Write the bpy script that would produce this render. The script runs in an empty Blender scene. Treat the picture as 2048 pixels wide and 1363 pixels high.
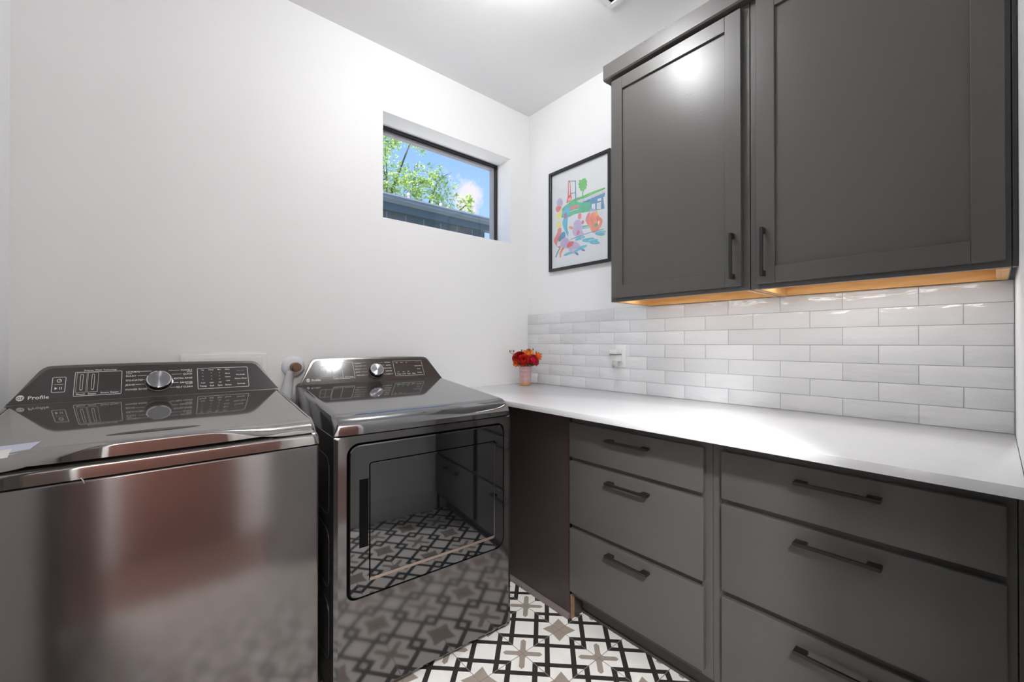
import bpy, bmesh, math, random
from mathutils import Vector, Matrix

# ------------------------------------------------------------------ camera, world, lights, exposure
S = bpy.context.scene
COL = S.collection
S.view_settings.view_transform = 'Standard'
S.view_settings.look = 'None'
S.view_settings.gamma = 1
S.view_settings.use_curve_mapping = False
S.view_settings.exposure = 0.47

cam_data = bpy.data.cameras.new('camera')
cam = bpy.data.objects.new('camera', cam_data)
COL.objects.link(cam)
cam_data.sensor_width = 36
cam_data.lens = 826.35 / 2048 * 36
cam_data.clip_start = 0.02
YAW, PITCH = 0.7076, 0.004
fwd = Vector((math.sin(YAW) * math.cos(PITCH), math.cos(YAW) * math.cos(PITCH), math.sin(PITCH)))
cam.location = (-1.8935, -2.0406, 1.1730)
cam.rotation_euler = fwd.to_track_quat('-Z', 'Y').to_euler()
S.camera = cam

CLOUD_DIR = Vector((0.5404, 0.7696, 0.3401)).normalized()
world = bpy.data.worlds.new('world')
S.world = world
world.use_nodes = True
nt = world.node_tree
nt.nodes.clear()
wo = nt.nodes.new('ShaderNodeOutputWorld')
bg = nt.nodes.new('ShaderNodeBackground')
bg.inputs["Strength"].default_value = 1.05
nt.links.new(bg.outputs[0], wo.inputs[0])
tc = nt.nodes.new('ShaderNodeTexCoord')
sep = nt.nodes.new('ShaderNodeSeparateXYZ')
nt.links.new(tc.outputs['Generated'], sep.inputs[0])
ramp = nt.nodes.new('ShaderNodeValToRGB')
ramp.color_ramp.elements[0].position = 0.0
ramp.color_ramp.elements[0].color = (0.44, 0.62, 0.88, 1)
ramp.color_ramp.elements[1].position = 0.65
ramp.color_ramp.elements[1].color = (0.13, 0.32, 0.74, 1)
nt.links.new(sep.outputs[2], ramp.inputs[0])
nz = nt.nodes.new('ShaderNodeTexNoise')
nz.inputs['Scale'].default_value = 9.0
nz.inputs['Detail'].default_value = 8.0
nz.inputs['Roughness'].default_value = 0.62
nt.links.new(tc.outputs['Generated'], nz.inputs['Vector'])
dist = nt.nodes.new('ShaderNodeVectorMath'); dist.operation = 'DISTANCE'
dist.inputs[1].default_value = CLOUD_DIR
mp = nt.nodes.new('ShaderNodeMapping')
mp.inputs['Scale'].default_value = (1, 1, 1)
nt.links.new(tc.outputs['Generated'], dist.inputs[0])
m1 = nt.nodes.new('ShaderNodeMath'); m1.operation = 'MULTIPLY_ADD'
m1.inputs[1].default_value = 0.24; m1.inputs[2].default_value = -0.095
nt.links.new(nz.outputs[0], m1.inputs[0])
m2 = nt.nodes.new('ShaderNodeMath'); m2.operation = 'SUBTRACT'
nt.links.new(m1.outputs[0], m2.inputs[0])
m3 = nt.nodes.new('ShaderNodeMath'); m3.operation = 'MULTIPLY'; m3.inputs[1].default_value = 0.85
nt.links.new(dist.outputs['Value'], m3.inputs[0])
nt.links.new(m3.outputs[0], m2.inputs[1])
m4 = nt.nodes.new('ShaderNodeMapRange')
m4.inputs['From Min'].default_value = -0.014; m4.inputs['From Max'].default_value = 0.012
nt.links.new(m2.outputs[0], m4.inputs[0])
cl2 = nt.nodes.new('ShaderNodeTexNoise')
cl2.inputs['Scale'].default_value = 3.2
cl2.inputs['Detail'].default_value = 7.0
nt.links.new(tc.outputs['Generated'], cl2.inputs['Vector'])
m5 = nt.nodes.new('ShaderNodeMapRange')
m5.inputs['From Min'].default_value = 0.72; m5.inputs['From Max'].default_value = 0.90
m5.inputs['To Max'].default_value = 0.7
nt.links.new(cl2.outputs[0], m5.inputs[0])
mx = nt.nodes.new('ShaderNodeMath'); mx.operation = 'MAXIMUM'
nt.links.new(m4.outputs[0], mx.inputs[0]); nt.links.new(m5.outputs[0], mx.inputs[1])
mix = nt.nodes.new('ShaderNodeMixRGB')
mix.inputs[2].default_value = (0.64, 0.63, 0.70, 1)
nt.links.new(mx.outputs[0], mix.inputs[0])
nt.links.new(ramp.outputs[0], mix.inputs[1])
nt.links.new(mix.outputs[0], bg.inputs[0])

sun_d = bpy.data.lights.new('sun', 'SUN')
sun_d.energy = 9.0; sun_d.angle = 0.01; sun_d.color = (1.0, 0.96, 0.9)
sun = bpy.data.objects.new('sun', sun_d); COL.objects.link(sun)
sun.rotation_euler = Vector((0.75, 0.10, -0.85)).to_track_quat('-Z', 'Y').to_euler()

CAN = (-0.92, -0.99)
def area(name, loc, size, power, color=(1, 1, 1), shape='DISK', rot=(0, 0, 0), sy=None):
    d = bpy.data.lights.new(name, 'AREA'); d.shape = shape; d.size = size
    if sy: d.size_y = sy
    d.energy = power; d.color = color
    o = bpy.data.objects.new(name, d); COL.objects.link(o)
    o.location = loc; o.rotation_euler = rot
    return o
HALL = (-2.40, -2.85)
area('hall_fill', (HALL[0], HALL[1], 2.67), 0.30, 95.0, (0.98, 0.99, 1.0))  # unseen hall light added to brighten the floor and base cabinets
UNDER_CABINET_FILL = [((-0.20, -1.1945), 0.50, 0.45), ((-0.20, -1.7775), 0.50, 0.62)]  # added fill lights that brighten the backsplash and counter
for (ux, uy), ul, uw in UNDER_CABINET_FILL:
    area('under_cabinet_fill', (ux, uy, 1.3985), 0.035, uw, (0.92, 0.96, 1.0), 'RECTANGLE', (0, 0, 0), ul)
DOME_STRENGTH = 92.0

# ------------------------------------------------------------------ helpers
def tag(o, label=None, cat=None, group=None, kind=None):
    if label: o['label'] = label
    if cat: o['category'] = cat
    if group: o['group'] = group
    if kind: o['kind'] = kind
    return o

def link_mesh(name, me, mats=None, parent=None, smooth=None):
    o = bpy.data.objects.new(name, me); COL.objects.link(o)
    if mats is not None:
        for m in (mats if isinstance(mats, (list, tuple)) else [mats]): me.materials.append(m)
    if parent: o.parent = parent
    if smooth is not None:
        for p in me.polygons: p.use_smooth = True
        if smooth < 180: me.set_sharp_from_angle(angle=math.radians(smooth))
    return o

def empty(name, loc, rz=0.0):
    o = bpy.data.objects.new(name, None); COL.objects.link(o)
    o.location = loc; o.rotation_euler = (0, 0, rz); o.empty_display_size = 0.05
    return o

class MB:
    def __init__(s): s.bm = bmesh.new(); s.mi = 0
    def _setmi(s, faces):
        for f in faces: f.material_index = s.mi
    def box(s, a, b, bev=0.0, seg=2):
        x0, y0, z0 = [min(a[i], b[i]) for i in range(3)]; x1, y1, z1 = [max(a[i], b[i]) for i in range(3)]
        t = bmesh.new()
        bmesh.ops.create_cube(t, size=1)
        for v in t.verts:
            v.co = Vector(((v.co.x + .5) * (x1 - x0) + x0, (v.co.y + .5) * (y1 - y0) + y0, (v.co.z + .5) * (z1 - z0) + z0))
        if bev > 0:
            bmesh.ops.bevel(t, geom=list(t.edges), offset=bev, segments=seg, profile=0.5, affect='EDGES')
        s.merge(t); return s
    def merge(s, t, M=None):
        vm = {}
        for v in t.verts: vm[v] = s.bm.verts.new(M @ v.co if M else v.co)
        for f in t.faces:
            try:
                nf = s.bm.faces.new([vm[v] for v in f.verts]); nf.material_index = s.mi; nf.smooth = f.smooth
            except ValueError: pass
        t.free()
    def prism(s, pts, vec, bev=0.0, seg=2):
        """closed polygon (3-D points) extruded along vec"""
        t = bmesh.new(); vec = Vector(vec)
        a = [t.verts.new(Vector(p)) for p in pts]; b = [t.verts.new(Vector(p) + vec) for p in pts]
        n = len(pts)
        t.faces.new(a); t.faces.new(list(reversed(b)))
        for i in range(n): t.faces.new([a[i], b[i], b[(i + 1) % n], a[(i + 1) % n]])
        bmesh.ops.recalc_face_normals(t, faces=list(t.faces))
        if bev > 0: bmesh.ops.bevel(t, geom=list(t.edges), offset=bev, segments=seg, profile=0.5, affect='EDGES')
        s.merge(t); return s
    def poly(s, pts):
        f = s.bm.faces.new([s.bm.verts.new(Vector(p)) for p in pts]); f.material_index = s.mi; return s
    def grid(s, P):
        """P[i][j] -> points"""
        V = [[s.bm.verts.new(Vector(p)) for p in row] for row in P]
        for i in range(len(V) - 1):
            for j in range(len(V[0]) - 1):
                f = s.bm.faces.new([V[i][j], V[i + 1][j], V[i + 1][j + 1], V[i][j + 1]]); f.material_index = s.mi
        return s
    def tube(s, pts, r, n=8, cap=True):
        pts = [Vector(p) for p in pts]
        rs = r if isinstance(r, (list, tuple)) else [r] * len(pts)
        rings = []; prev = None
        for i, p in enumerate(pts):
            d = (pts[min(i + 1, len(pts) - 1)] - pts[max(i - 1, 0)]).normalized()
            if prev is None:
                u = d.orthogonal().normalized()
            else:
                u = (prev - d * prev.dot(d)).normalized()
            prev = u; w = d.cross(u)
            rings.append([s.bm.verts.new(p + (u * math.cos(2 * math.pi * k / n) + w * math.sin(2 * math.pi * k / n)) * rs[i]) for k in range(n)])
        for a, b in zip(rings, rings[1:]):
            for k in range(n):
                f = s.bm.faces.new([a[k], a[(k + 1) % n], b[(k + 1) % n], b[k]]); f.material_index = s.mi
        if cap:
            for rr in (rings[0][::-1], rings[-1]):
                f = s.bm.faces.new(rr); f.material_index = s.mi
        return s
    def lathe(s, prof, M=None, n=32, closed=True):
        """prof [(r,h)] about local Z, transformed with M"""
        M = M or Matrix.Identity(4)
        rings = []
        for r, h in prof:
            if r < 1e-6: rings.append([s.bm.verts.new(M @ Vector((0, 0, h)))])
            else: rings.append([s.bm.verts.new(M @ Vector((r * math.cos(2 * math.pi * k / n), r * math.sin(2 * math.pi * k / n), h))) for k in range(n)])
        for a, b in zip(rings, rings[1:]):
            for k in range(n):
                k2 = (k + 1) % n
                if len(a) == 1 and len(b) == 1: continue
                if len(a) == 1: q = [a[0], b[k2], b[k]]
                elif len(b) == 1: q = [a[k], a[k2], b[0]]
                else: q = [a[k], a[k2], b[k2], b[k]]
                f = s.bm.faces.new(q); f.material_index = s.mi
        return s
    def build(s, name, mats=None, parent=None, smooth=None, recalc=True):
        if recalc: bmesh.ops.recalc_face_normals(s.bm, faces=list(s.bm.faces))
        me = bpy.data.meshes.new(name); s.bm.to_mesh(me); s.bm.free()
        return link_mesh(name, me, mats, parent, smooth)

def rrect(w0, w1, h0, h1, r, seg=6):
    """rounded rectangle outline as 2-D points (counter clockwise)"""
    rs = r if isinstance(r, (list, tuple)) else [r] * 4      # bl br tr tl
    out = []
    for (cx, cy, a0, rr) in ((w0 + rs[0], h0 + rs[0], 180, rs[0]), (w1 - rs[1], h0 + rs[1], 270, rs[1]), (w1 - rs[2], h1 - rs[2], 0, rs[2]), (w0 + rs[3], h1 - rs[3], 90, rs[3])):
        for k in range(seg + 1):
            a = math.radians(a0 + 90 * k / seg)
            out.append((cx + rr * math.cos(a), cy + rr * math.sin(a)))
    return out

# node helpers
def new_mat(name):
    m = bpy.data.materials.new(name); m.use_nodes = True
    return m, m.node_tree, m.node_tree.nodes['Principled BSDF']

def pbr(name, col, rough=0.5, metal=0.0, ior=1.5, coat=0.0, coat_r=0.05, bump=None, trans=0.0, emit=None, var=None):
    m, t, b = new_mat(name)
    b.inputs['Base Color'].default_value = (*col, 1)
    b.inputs['Roughness'].default_value = rough
    b.inputs['Metallic'].default_value = metal
    b.inputs['IOR'].default_value = ior
    b.inputs['Coat Weight'].default_value = coat
    b.inputs['Coat Roughness'].default_value = coat_r
    b.inputs['Transmission Weight'].default_value = trans
    if emit:
        b.inputs['Emission Color'].default_value = (*emit[0], 1); b.inputs['Emission Strength'].default_value = emit[1]
    tcn = t.nodes.new('ShaderNodeTexCoord')
    if bump:      # (scale, strength, stretch)
        n = t.nodes.new('ShaderNodeTexNoise'); n.inputs['Scale'].default_value = bump[0]; n.inputs['Detail'].default_value = 4
        mpn = t.nodes.new('ShaderNodeMapping'); mpn.inputs['Scale'].default_value = bump[2] if len(bump) > 2 else (1, 1, 1)
        t.links.new(tcn.outputs['Object'], mpn.inputs[0]); t.links.new(mpn.outputs[0], n.inputs['Vector'])
        bp = t.nodes.new('ShaderNodeBump'); bp.inputs['Strength'].default_value = bump[1]; bp.inputs['Distance'].default_value = 0.002
        t.links.new(n.outputs[0], bp.inputs['Height']); t.links.new(bp.outputs[0], b.inputs['Normal'])
    if var:       # (scale, amount)
        n = t.nodes.new('ShaderNodeTexNoise'); n.inputs['Scale'].default_value = var[0]; n.inputs['Detail'].default_value = 3
        t.links.new(tcn.outputs['Object'], n.inputs['Vector'])
        r = t.nodes.new('ShaderNodeMapRange'); r.inputs['To Min'].default_value = 1 - var[1]; r.inputs['To Max'].default_value = 1 + var[1]
        t.links.new(n.outputs[0], r.inputs[0])
        vm = t.nodes.new('ShaderNodeVectorMath'); vm.operation = 'SCALE'; vm.inputs[0].default_value = col
        t.links.new(r.outputs[0], vm.inputs['Scale']); t.links.new(vm.outputs[0], b.inputs['Base Color'])
    return m

class NX:
    """tiny node-math expression builder"""
    def __init__(s, t): s.t = t
    def op(s, o, *a):
        n = s.t.nodes.new('ShaderNodeMath'); n.operation = o
        for i, v in enumerate(a):
            if isinstance(v, (int, float)): n.inputs[i].default_value = v
            else: s.t.links.new(v, n.inputs[i])
        return n.outputs[0]

# ------------------------------------------------------------------ materials
M_wall = pbr('wall_paint', (0.895, 0.897, 0.897), 0.55, bump=(260, 0.06))
M_ceil = pbr('ceiling_paint', (0.90, 0.90, 0.90), 0.6, bump=(200, 0.05))
M_trim = pbr('white_trim_paint', (0.82, 0.82, 0.81), 0.35)
M_reveal = pbr('reveal_paint', (0.82, 0.82, 0.82), 0.5)
M_cab = pbr('cabinet_paint', (0.088, 0.083, 0.079), 0.33, ior=1.45, bump=(140, 0.10))
M_cab_panel = pbr('panel_laminate', (0.046, 0.034, 0.032), 0.42, bump=(140, 0.06))
M_kick = pbr('toe_kick_paint', (0.055, 0.047, 0.044), 0.5)
M_shoe = pbr('shoe_moulding_paint', (0.16, 0.13, 0.125), 0.4)
M_ply = pbr('plywood_edge', (0.22, 0.13, 0.07), 0.6, var=(60, 0.3))
M_quartz = pbr('white_quartz', (0.85, 0.85, 0.858), 0.16, ior=1.5, var=(90, 0.03))
M_black = pbr('black_handle_metal', (0.012, 0.011, 0.010), 0.38, metal=0.0)
M_frame = pbr('black_frame', (0.012, 0.012, 0.012), 0.35)
M_alu = pbr('grey_glazing_bead', (0.35, 0.35, 0.37), 0.4)
M_body = pbr('graphite_steel_front', (0.235, 0.217, 0.215), 0.155, metal=0.87, bump=(40, 0.01, (1, 1, 12)))
M_dfront = pbr('graphite_steel_dryer', (0.185, 0.175, 0.176), 0.10, metal=0.90)
M_top = pbr('graphite_gloss_top', (0.33, 0.32, 0.31), 0.05, metal=0.82)
M_dtop = pbr('graphite_gloss_dryer_top', (0.255, 0.255, 0.262), 0.055, metal=0.84)
M_side = pbr('dark_side_panel', (0.03, 0.028, 0.027), 0.35)
M_console = pbr('dark_console_glass', (0.043, 0.041, 0.039), 0.10, ior=1.5)
M_console_d = pbr('brown_console_glass', (0.062, 0.050, 0.042), 0.085, ior=1.42)
M_cbody = pbr('console_shell', (0.15, 0.14, 0.13), 0.25, metal=0.85)
M_chrome = pbr('chrome', (0.75, 0.75, 0.76), 0.12, metal=1.0)
M_chrome_d = pbr('dark_chrome', (0.30, 0.29, 0.29), 0.13, metal=1.0)
M_knobside = pbr('knob_side', (0.10, 0.095, 0.09), 0.15, metal=0.9)
M_dglass = pbr('black_door_glass', (0.006, 0.006, 0.007), 0.03, ior=2.2)
M_gap = pbr('black_rubber_and_shade', (0.005, 0.005, 0.005), 0.7, ior=1.15)  # rubber of the feet; also painted shade in handle recess and vent duct
M_bronze = pbr('bronze_trim', (0.42, 0.33, 0.28), 0.25, metal=0.8)
M_print = pbr('white_ink', (0.78, 0.76, 0.74), 0.5)
M_print2 = pbr('blue_grey_ink', (0.12, 0.15, 0.19), 0.4)
M_sticker = pbr('pale_sticker', (0.55, 0.56, 0.68), 0.5)
M_sticker_w = pbr('white_sticker', (0.80, 0.80, 0.76), 0.5)
M_outlet = pbr('outlet_plastic', (0.80, 0.80, 0.80), 0.3)
M_plug = pbr('air_freshener_plastic', (0.74, 0.74, 0.73), 0.35)
M_pluggrey = pbr('grey_slot', (0.16, 0.16, 0.16), 0.5)
M_brass = pbr('aged_pipe', (0.20, 0.12, 0.07), 0.4, metal=0.6, var=(80, 0.5))
M_duct = pbr('white_duct', (0.72, 0.73, 0.76), 0.4)
M_fill_lamp = pbr('fill_light_diffuser', (0.9, 0.9, 0.9), 0.5, emit=((1.0, 0.985, 0.96), 12.0))  # glowing disc of the added hall light
M_dome = pbr('glowing_dome_glass', (0.9, 0.9, 0.9), 0.5, emit=((0.98, 0.988, 1.0), DOME_STRENGTH))

def glass_mat(name, col=(1, 1, 1), rough=0.0, ior=1.45):
    m = pbr(name, col, rough, trans=1.0, ior=ior); return m
def pane_mat(name):
    m = bpy.data.materials.new(name); m.use_nodes = True; t = m.node_tree; t.nodes.clear()
    o = t.nodes.new('ShaderNodeOutputMaterial'); mixn = t.nodes.new('ShaderNodeMixShader')
    tr = t.nodes.new('ShaderNodeBsdfTransparent'); gl = t.nodes.new('ShaderNodeBsdfGlossy'); gl.inputs['Roughness'].default_value = 0.0
    fr = t.nodes.new('ShaderNodeFresnel'); fr.inputs['IOR'].default_value = 1.45
    gn = t.nodes.new('ShaderNodeNewGeometry'); mb = t.nodes.new('ShaderNodeMath'); mb.operation = 'SUBTRACT'; mb.inputs[0].default_value = 1.0
    t.links.new(gn.outputs['Backfacing'], mb.inputs[1]); mm = t.nodes.new('ShaderNodeMath'); mm.operation = 'MULTIPLY'
    t.links.new(mb.outputs[0], mm.inputs[0]); t.links.new(fr.outputs[0], mm.inputs[1]); t.links.new(mm.outputs[0], mixn.inputs[0]); t.links.new(tr.outputs[0], mixn.inputs[1]); t.links.new(gl.outputs[0], mixn.inputs[2])
    t.links.new(mixn.outputs[0], o.inputs[0]); return m
M_pane = pane_mat('window_glass')

def wood_mat(name, c1, c2, scale=(1, 12, 12), rough=0.4, s=6):
    m, t, b = new_mat(name)
    tcn = t.nodes.new('ShaderNodeTexCoord'); mpn = t.nodes.new('ShaderNodeMapping'); mpn.inputs['Scale'].default_value = scale
    n = t.nodes.new('ShaderNodeTexNoise'); n.inputs['Scale'].default_value = s; n.inputs['Detail'].default_value = 6
    t.links.new(tcn.outputs['Object'], mpn.inputs[0]); t.links.new(mpn.outputs[0], n.inputs['Vector'])
    r = t.nodes.new('ShaderNodeValToRGB')
    r.color_ramp.elements[0].position = 0.35; r.color_ramp.elements[0].color = (*c1, 1)
    r.color_ramp.elements[1].position = 0.65; r.color_ramp.elements[1].color = (*c2, 1)
    t.links.new(n.outputs[0], r.inputs[0]); t.links.new(r.outputs[0], b.inputs['Base Color'])
    b.inputs['Roughness'].default_value = rough
    return m
M_maple = wood_mat('maple_underside', (0.70, 0.37, 0.12), (0.80, 0.47, 0.18), (14, 1.5, 14), 0.45)
M_hallwood = wood_mat('hall_brown_floor', (0.115, 0.055, 0.042), (0.175, 0.090, 0.070), (1.2, 12, 1), 0.35)
M_hallpanel = wood_mat('hall_mahogany', (0.13, 0.045, 0.030), (0.22, 0.085, 0.058), (3, 3, 9), 0.35)

# patterned floor tile
def floor_mat():
    m, t, b = new_mat('encaustic_floor_tile'); X = NX(t)
    g = t.nodes.new('ShaderNodeNewGeometry'); sp = t.nodes.new('ShaderNodeSeparateXYZ'); t.links.new(g.outputs['Position'], sp.inputs[0])
    T = 0.2; s = T / math.sqrt(2)
    x = X.op('SUBTRACT', sp.outputs[0], -0.6457); y = X.op('SUBTRACT', sp.outputs[1], -0.8770)
    p = X.op('MULTIPLY', X.op('ADD', x, y), 1 / math.sqrt(2) / s); q = X.op('MULTIPLY', X.op('SUBTRACT', x, y), 1 / math.sqrt(2) / s)
    a = X.op('PINGPONG', p, 1.0); c = X.op('PINGPONG', q, 1.0)
    mn = X.op('MINIMUM', a, c); mx_ = X.op('MAXIMUM', a, c)
    w1 = X.op('MAXIMUM', X.op('LESS_THAN', mn, 0.275), X.op('GREATER_THAN', mn, 0.41))
    w2 = X.op('MAXIMUM', X.op('LESS_THAN', mx_, 0.59), X.op('GREATER_THAN', mx_, 0.725))
    white = X.op('MULTIPLY', w1, w2)
    star = X.op('LESS_THAN', X.op('ADD', mx_, X.op('MULTIPLY', mn, 1.474)), 0.47)
    ma = X.op('SUBTRACT', 1.0, mx_); Mb = X.op('SUBTRACT', 1.0, mn)
    cr1 = X.op('LESS_THAN', X.op('SUBTRACT', ma, X.op('MULTIPLY', X.op('MAXIMUM', X.op('SUBTRACT', 0.16, Mb), 0.0), 0.35)), 0.073)
    cr2 = X.op('LESS_THAN', X.op('ADD', ma, Mb), 0.53)
    taupe = X.op('MAXIMUM', star, X.op('MULTIPLY', cr1, cr2))
    gx = X.op('PINGPONG', x, T / 2); gy = X.op('PINGPONG', y, T / 2)
    # distance to nearest multiple of T
    dx = X.op('ABSOLUTE', X.op('SUBTRACT', x, X.op('MULTIPLY', X.op('ROUND', X.op('DIVIDE', x, T)), T)))
    dy = X.op('ABSOLUTE', X.op('SUBTRACT', y, X.op('MULTIPLY', X.op('ROUND', X.op('DIVIDE', y, T)), T)))
    gd = X.op('MINIMUM', dx, dy); grout = X.op('LESS_THAN', gd, 0.0013)
    def mixc(f, c1, c2):
        n = t.nodes.new('ShaderNodeMixRGB'); t.links.new(f, n.inputs[0])
        for i, cc in ((1, c1), (2, c2)):
            if isinstance(cc, tuple): n.inputs[i].default_value = (*cc, 1)
            else: t.links.new(cc, n.inputs[i])
        return n.outputs[0]
    col = mixc(white, (0.030, 0.026, 0.024), (0.76, 0.735, 0.70))
    col = mixc(taupe, col, (0.30, 0.255, 0.215))
    col = mixc(grout, col, (0.23, 0.19, 0.16))
    nzn = t.nodes.new('ShaderNodeTexNoise'); nzn.inputs['Scale'].default_value = 25; nzn.inputs['Detail'].default_value = 5
    t.links.new(g.outputs['Position'], nzn.inputs['Vector'])
    mr = t.nodes.new('ShaderNodeMapRange'); mr.inputs['To Min'].default_value = 0.9; mr.inputs['To Max'].default_value = 1.06
    t.links.new(nzn.outputs[0], mr.inputs[0])
    vm = t.nodes.new('ShaderNodeVectorMath'); vm.operation = 'SCALE'; t.links.new(col, vm.inputs[0]); t.links.new(mr.outputs[0], vm.inputs['Scale'])
    t.links.new(vm.outputs[0], b.inputs['Base Color'])
    b.inputs['Roughness'].default_value = 0.38
    h = X.op('MINIMUM', gd, 0.003)
    bp = t.nodes.new('ShaderNodeBump'); bp.inputs['Distance'].default_value = 0.4; bp.inputs['Strength'].default_value = 0.5
    t.links.new(h, bp.inputs['Height']); t.links.new(bp.outputs[0], b.inputs['Normal'])
    return m
M_floor = floor_mat()

# glazed wall tile with an uneven hand-made surface
def tile_mat():
    m, t, b = new_mat('glazed_tile')
    g = t.nodes.new('ShaderNodeNewGeometry')
    n = t.nodes.new('ShaderNodeTexNoise'); n.inputs['Scale'].default_value = 17; n.inputs['Detail'].default_value = 2.5
    mpn = t.nodes.new('ShaderNodeMapping'); mpn.inputs['Scale'].default_value = (1, 0.6, 1.5)
    t.links.new(g.outputs['Position'], mpn.inputs[0]); t.links.new(mpn.outputs[0], n.inputs['Vector'])
    bp = t.nodes.new('ShaderNodeBump'); bp.inputs['Distance'].default_value = 0.010; bp.inputs['Strength'].default_value = 0.60
    t.links.new(n.outputs[0], bp.inputs['Height']); t.links.new(bp.outputs[0], b.inputs['Normal'])
    rnd = t.nodes.new('ShaderNodeMapRange'); rnd.inputs['To Min'].default_value = 0.93; rnd.inputs['To Max'].default_value = 1.05
    t.links.new(g.outputs['Random Per Island'], rnd.inputs[0])
    vm = t.nodes.new('ShaderNodeVectorMath'); vm.operation = 'SCALE'; vm.inputs[0].default_value = (0.735, 0.74, 0.75)
    t.links.new(rnd.outputs[0], vm.inputs['Scale']); t.links.new(vm.outputs[0], b.inputs['Base Color'])
    b.inputs['Roughness'].default_value = 0.12
    return m
M_tile = tile_mat()
M_grout = pbr('light_grey_grout', (0.53, 0.53, 0.54), 0.8)

# ------------------------------------------------------------------ the room
def struct(o): o['kind'] = 'structure'; return o
CEIL = 2.695
XD, YC = -2.256, -2.0785        # left wall and doorway wall planes
WX0, WX1, WZ0, WZ1 = -1.020, -0.161, 1.817, 2.364
TH = 0.19
def boxes(name, L, mat, **k):
    b = MB()
    for a, c in L: b.box(a, c)
    return struct(b.build(name, mat, **k))
boxes('wall_back', [((XD - .15, 0, 0), (WX0, TH, CEIL)), ((WX1, 0, 0), (0.15, TH, CEIL)), ((WX0, 0, 0), (WX1, TH, WZ0)), ((WX0, 0, WZ1), (WX1, TH, CEIL))], M_wall)
boxes('wall_right', [((0, -3.5, 0), (0.15, 0, CEIL))], M_wall)
boxes('wall_left', [((XD - .15, YC, 0), (XD, 0, CEIL))], M_wall)
DX0, DX1, DH = -2.195, -1.160, 2.04
boxes('wall_front', [((XD - .15, YC - .12, 0), (DX0, YC, CEIL)), ((DX1, YC - .12, 0), (0, YC, CEIL)), ((DX0, YC - .12, DH), (DX1, YC, CEIL))], M_wall)
boxes('floor', [((-3.75, YC - .12, -0.1), (0.15, TH, 0))], M_floor)
boxes('floor_hall', [((-3.75, -3.62, -0.1), (0.15, YC - .12, 0))], M_hallwood)
boxes('ceiling', [((-3.75, -3.62, CEIL), (0.15, TH, CEIL + .15))], M_ceil)
boxes('wall_hall_left', [((-3.75, -3.5, 0), (-3.6, YC - .12, CEIL)), ((-3.6, YC - .12, 0), (XD - .15, YC, CEIL))], M_wall)
boxes('wall_hall_back', [((-3.75, -3.62, 0), (0.15, -3.5, CEIL))], M_wall)
# baseboards
boxes('baseboard_front', [((DX1 + .07, YC, 0), (-0.59, YC + .014, 0.135))], M_trim)
boxes('baseboard_left', [((XD, -1.98, 0), (XD + .014, -0.0, 0.135))], M_trim)
boxes('baseboard_back', [((XD + .014, -.014, 0), (-0.57, 0, 0.135))], M_trim)
boxes('trim_1', [((DX0 - .05, YC - .135, 0), (DX0, YC + .010, DH + .07)), ((DX1, YC - .135, 0), (DX1 + .050, YC + .010, DH + .07)), ((DX0, YC - .135, DH), (DX1, YC + .012, DH + .07))], M_trim)
boxes('door_1', [((XD + .018, YC + .02, 0.01), (XD + .055, -1.36, 2.02))], M_cab)
boxes('door_2', [((-2.30, -3.4995, 0.005), (-1.10, -3.455, 2.10))], M_hallpanel)

# window
win = empty('window_1', (WX0, 0.135, WZ0)); struct(win)
w, h = WX1 - WX0, WZ1 - WZ0
b = MB(); f1 = 0.019
for a, c in (((0, 0, 0), (f1, .05, h)), ((w - f1, 0, 0), (w, .05, h)), ((f1, 0, 0), (w - f1, .05, f1)), ((f1, 0, h - f1), (w - f1, .05, h))): b.box(a, c, 0.001, 1)
b.build('window_frame', M_frame, win)
b = MB(); f2 = f1 + 0.013
for a, c in (((f1, .012, f1), (f2, .048, h - f1)), ((w - f2, .012, f1), (w - f1, .048, h - f1)), ((f2, .012, f1), (w - f2, .048, f2)), ((f2, .012, h - f2), (w - f2, .048, h - f1))): b.box(a, c, 0.001, 1)
b.build('glazing_bead', M_alu, win)
MB().box((f2 - .002, .028, f2 - .002), (w - f2 + .002, .032, h - f2 + .002)).build('window_glass', M_pane, win)

# ------------------------------------------------------------------ backsplash tiles
ZC, TROW, TW, TY0 = 0.9076, 0.06419, 0.19773, 0.69228
bs = empty('tile_backsplash', (0, YC / 2, ZC)); tag(bs, 'white glazed brick-bond tile backsplash above the white countertop', 'backsplash')
off = Vector((0, YC / 2, ZC))
b = MB(); b.box((-0.0070, YC + .001, ZC), (-0.0005, 0, ZC + 7 * TROW))
o = b.build('grout_bed', M_grout, bs); o.matrix_parent_inverse = Matrix.Translation(-off)
b = MB(); G = 0.0016
for r in range(7):
    z0, z1 = ZC + r * TROW, ZC + (r + 1) * TROW
    sh = 0 if r % 2 == 0 else TW / 2
    y = -(TY0 + 8 * TW + sh)
    while y < 0:
        a, c = max(y, YC + .001), min(y + TW, -0.0005)
        if c - a > 0.006: b.box((-0.0092, a + G / 2, z0 + G / 2), (-0.004, c - G / 2, z1 - G / 2), 0.0011, 2)
        y += TW
o = b.build('wall_tiles', M_tile, bs, smooth=35); o.matrix_parent_inverse = Matrix.Translation(-off)

# ------------------------------------------------------------------ countertop and base cabinets
XF = -0.557                      # face-frame plane
b = MB(); b.box((-0.686, YC + .001, 0.8835), (-0.0008, -0.0008, ZC - .0002), 0.002, 2)
tag(b.build('countertop', M_quartz, smooth=40), 'long white quartz countertop running under the tiled wall', 'countertop')

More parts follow.
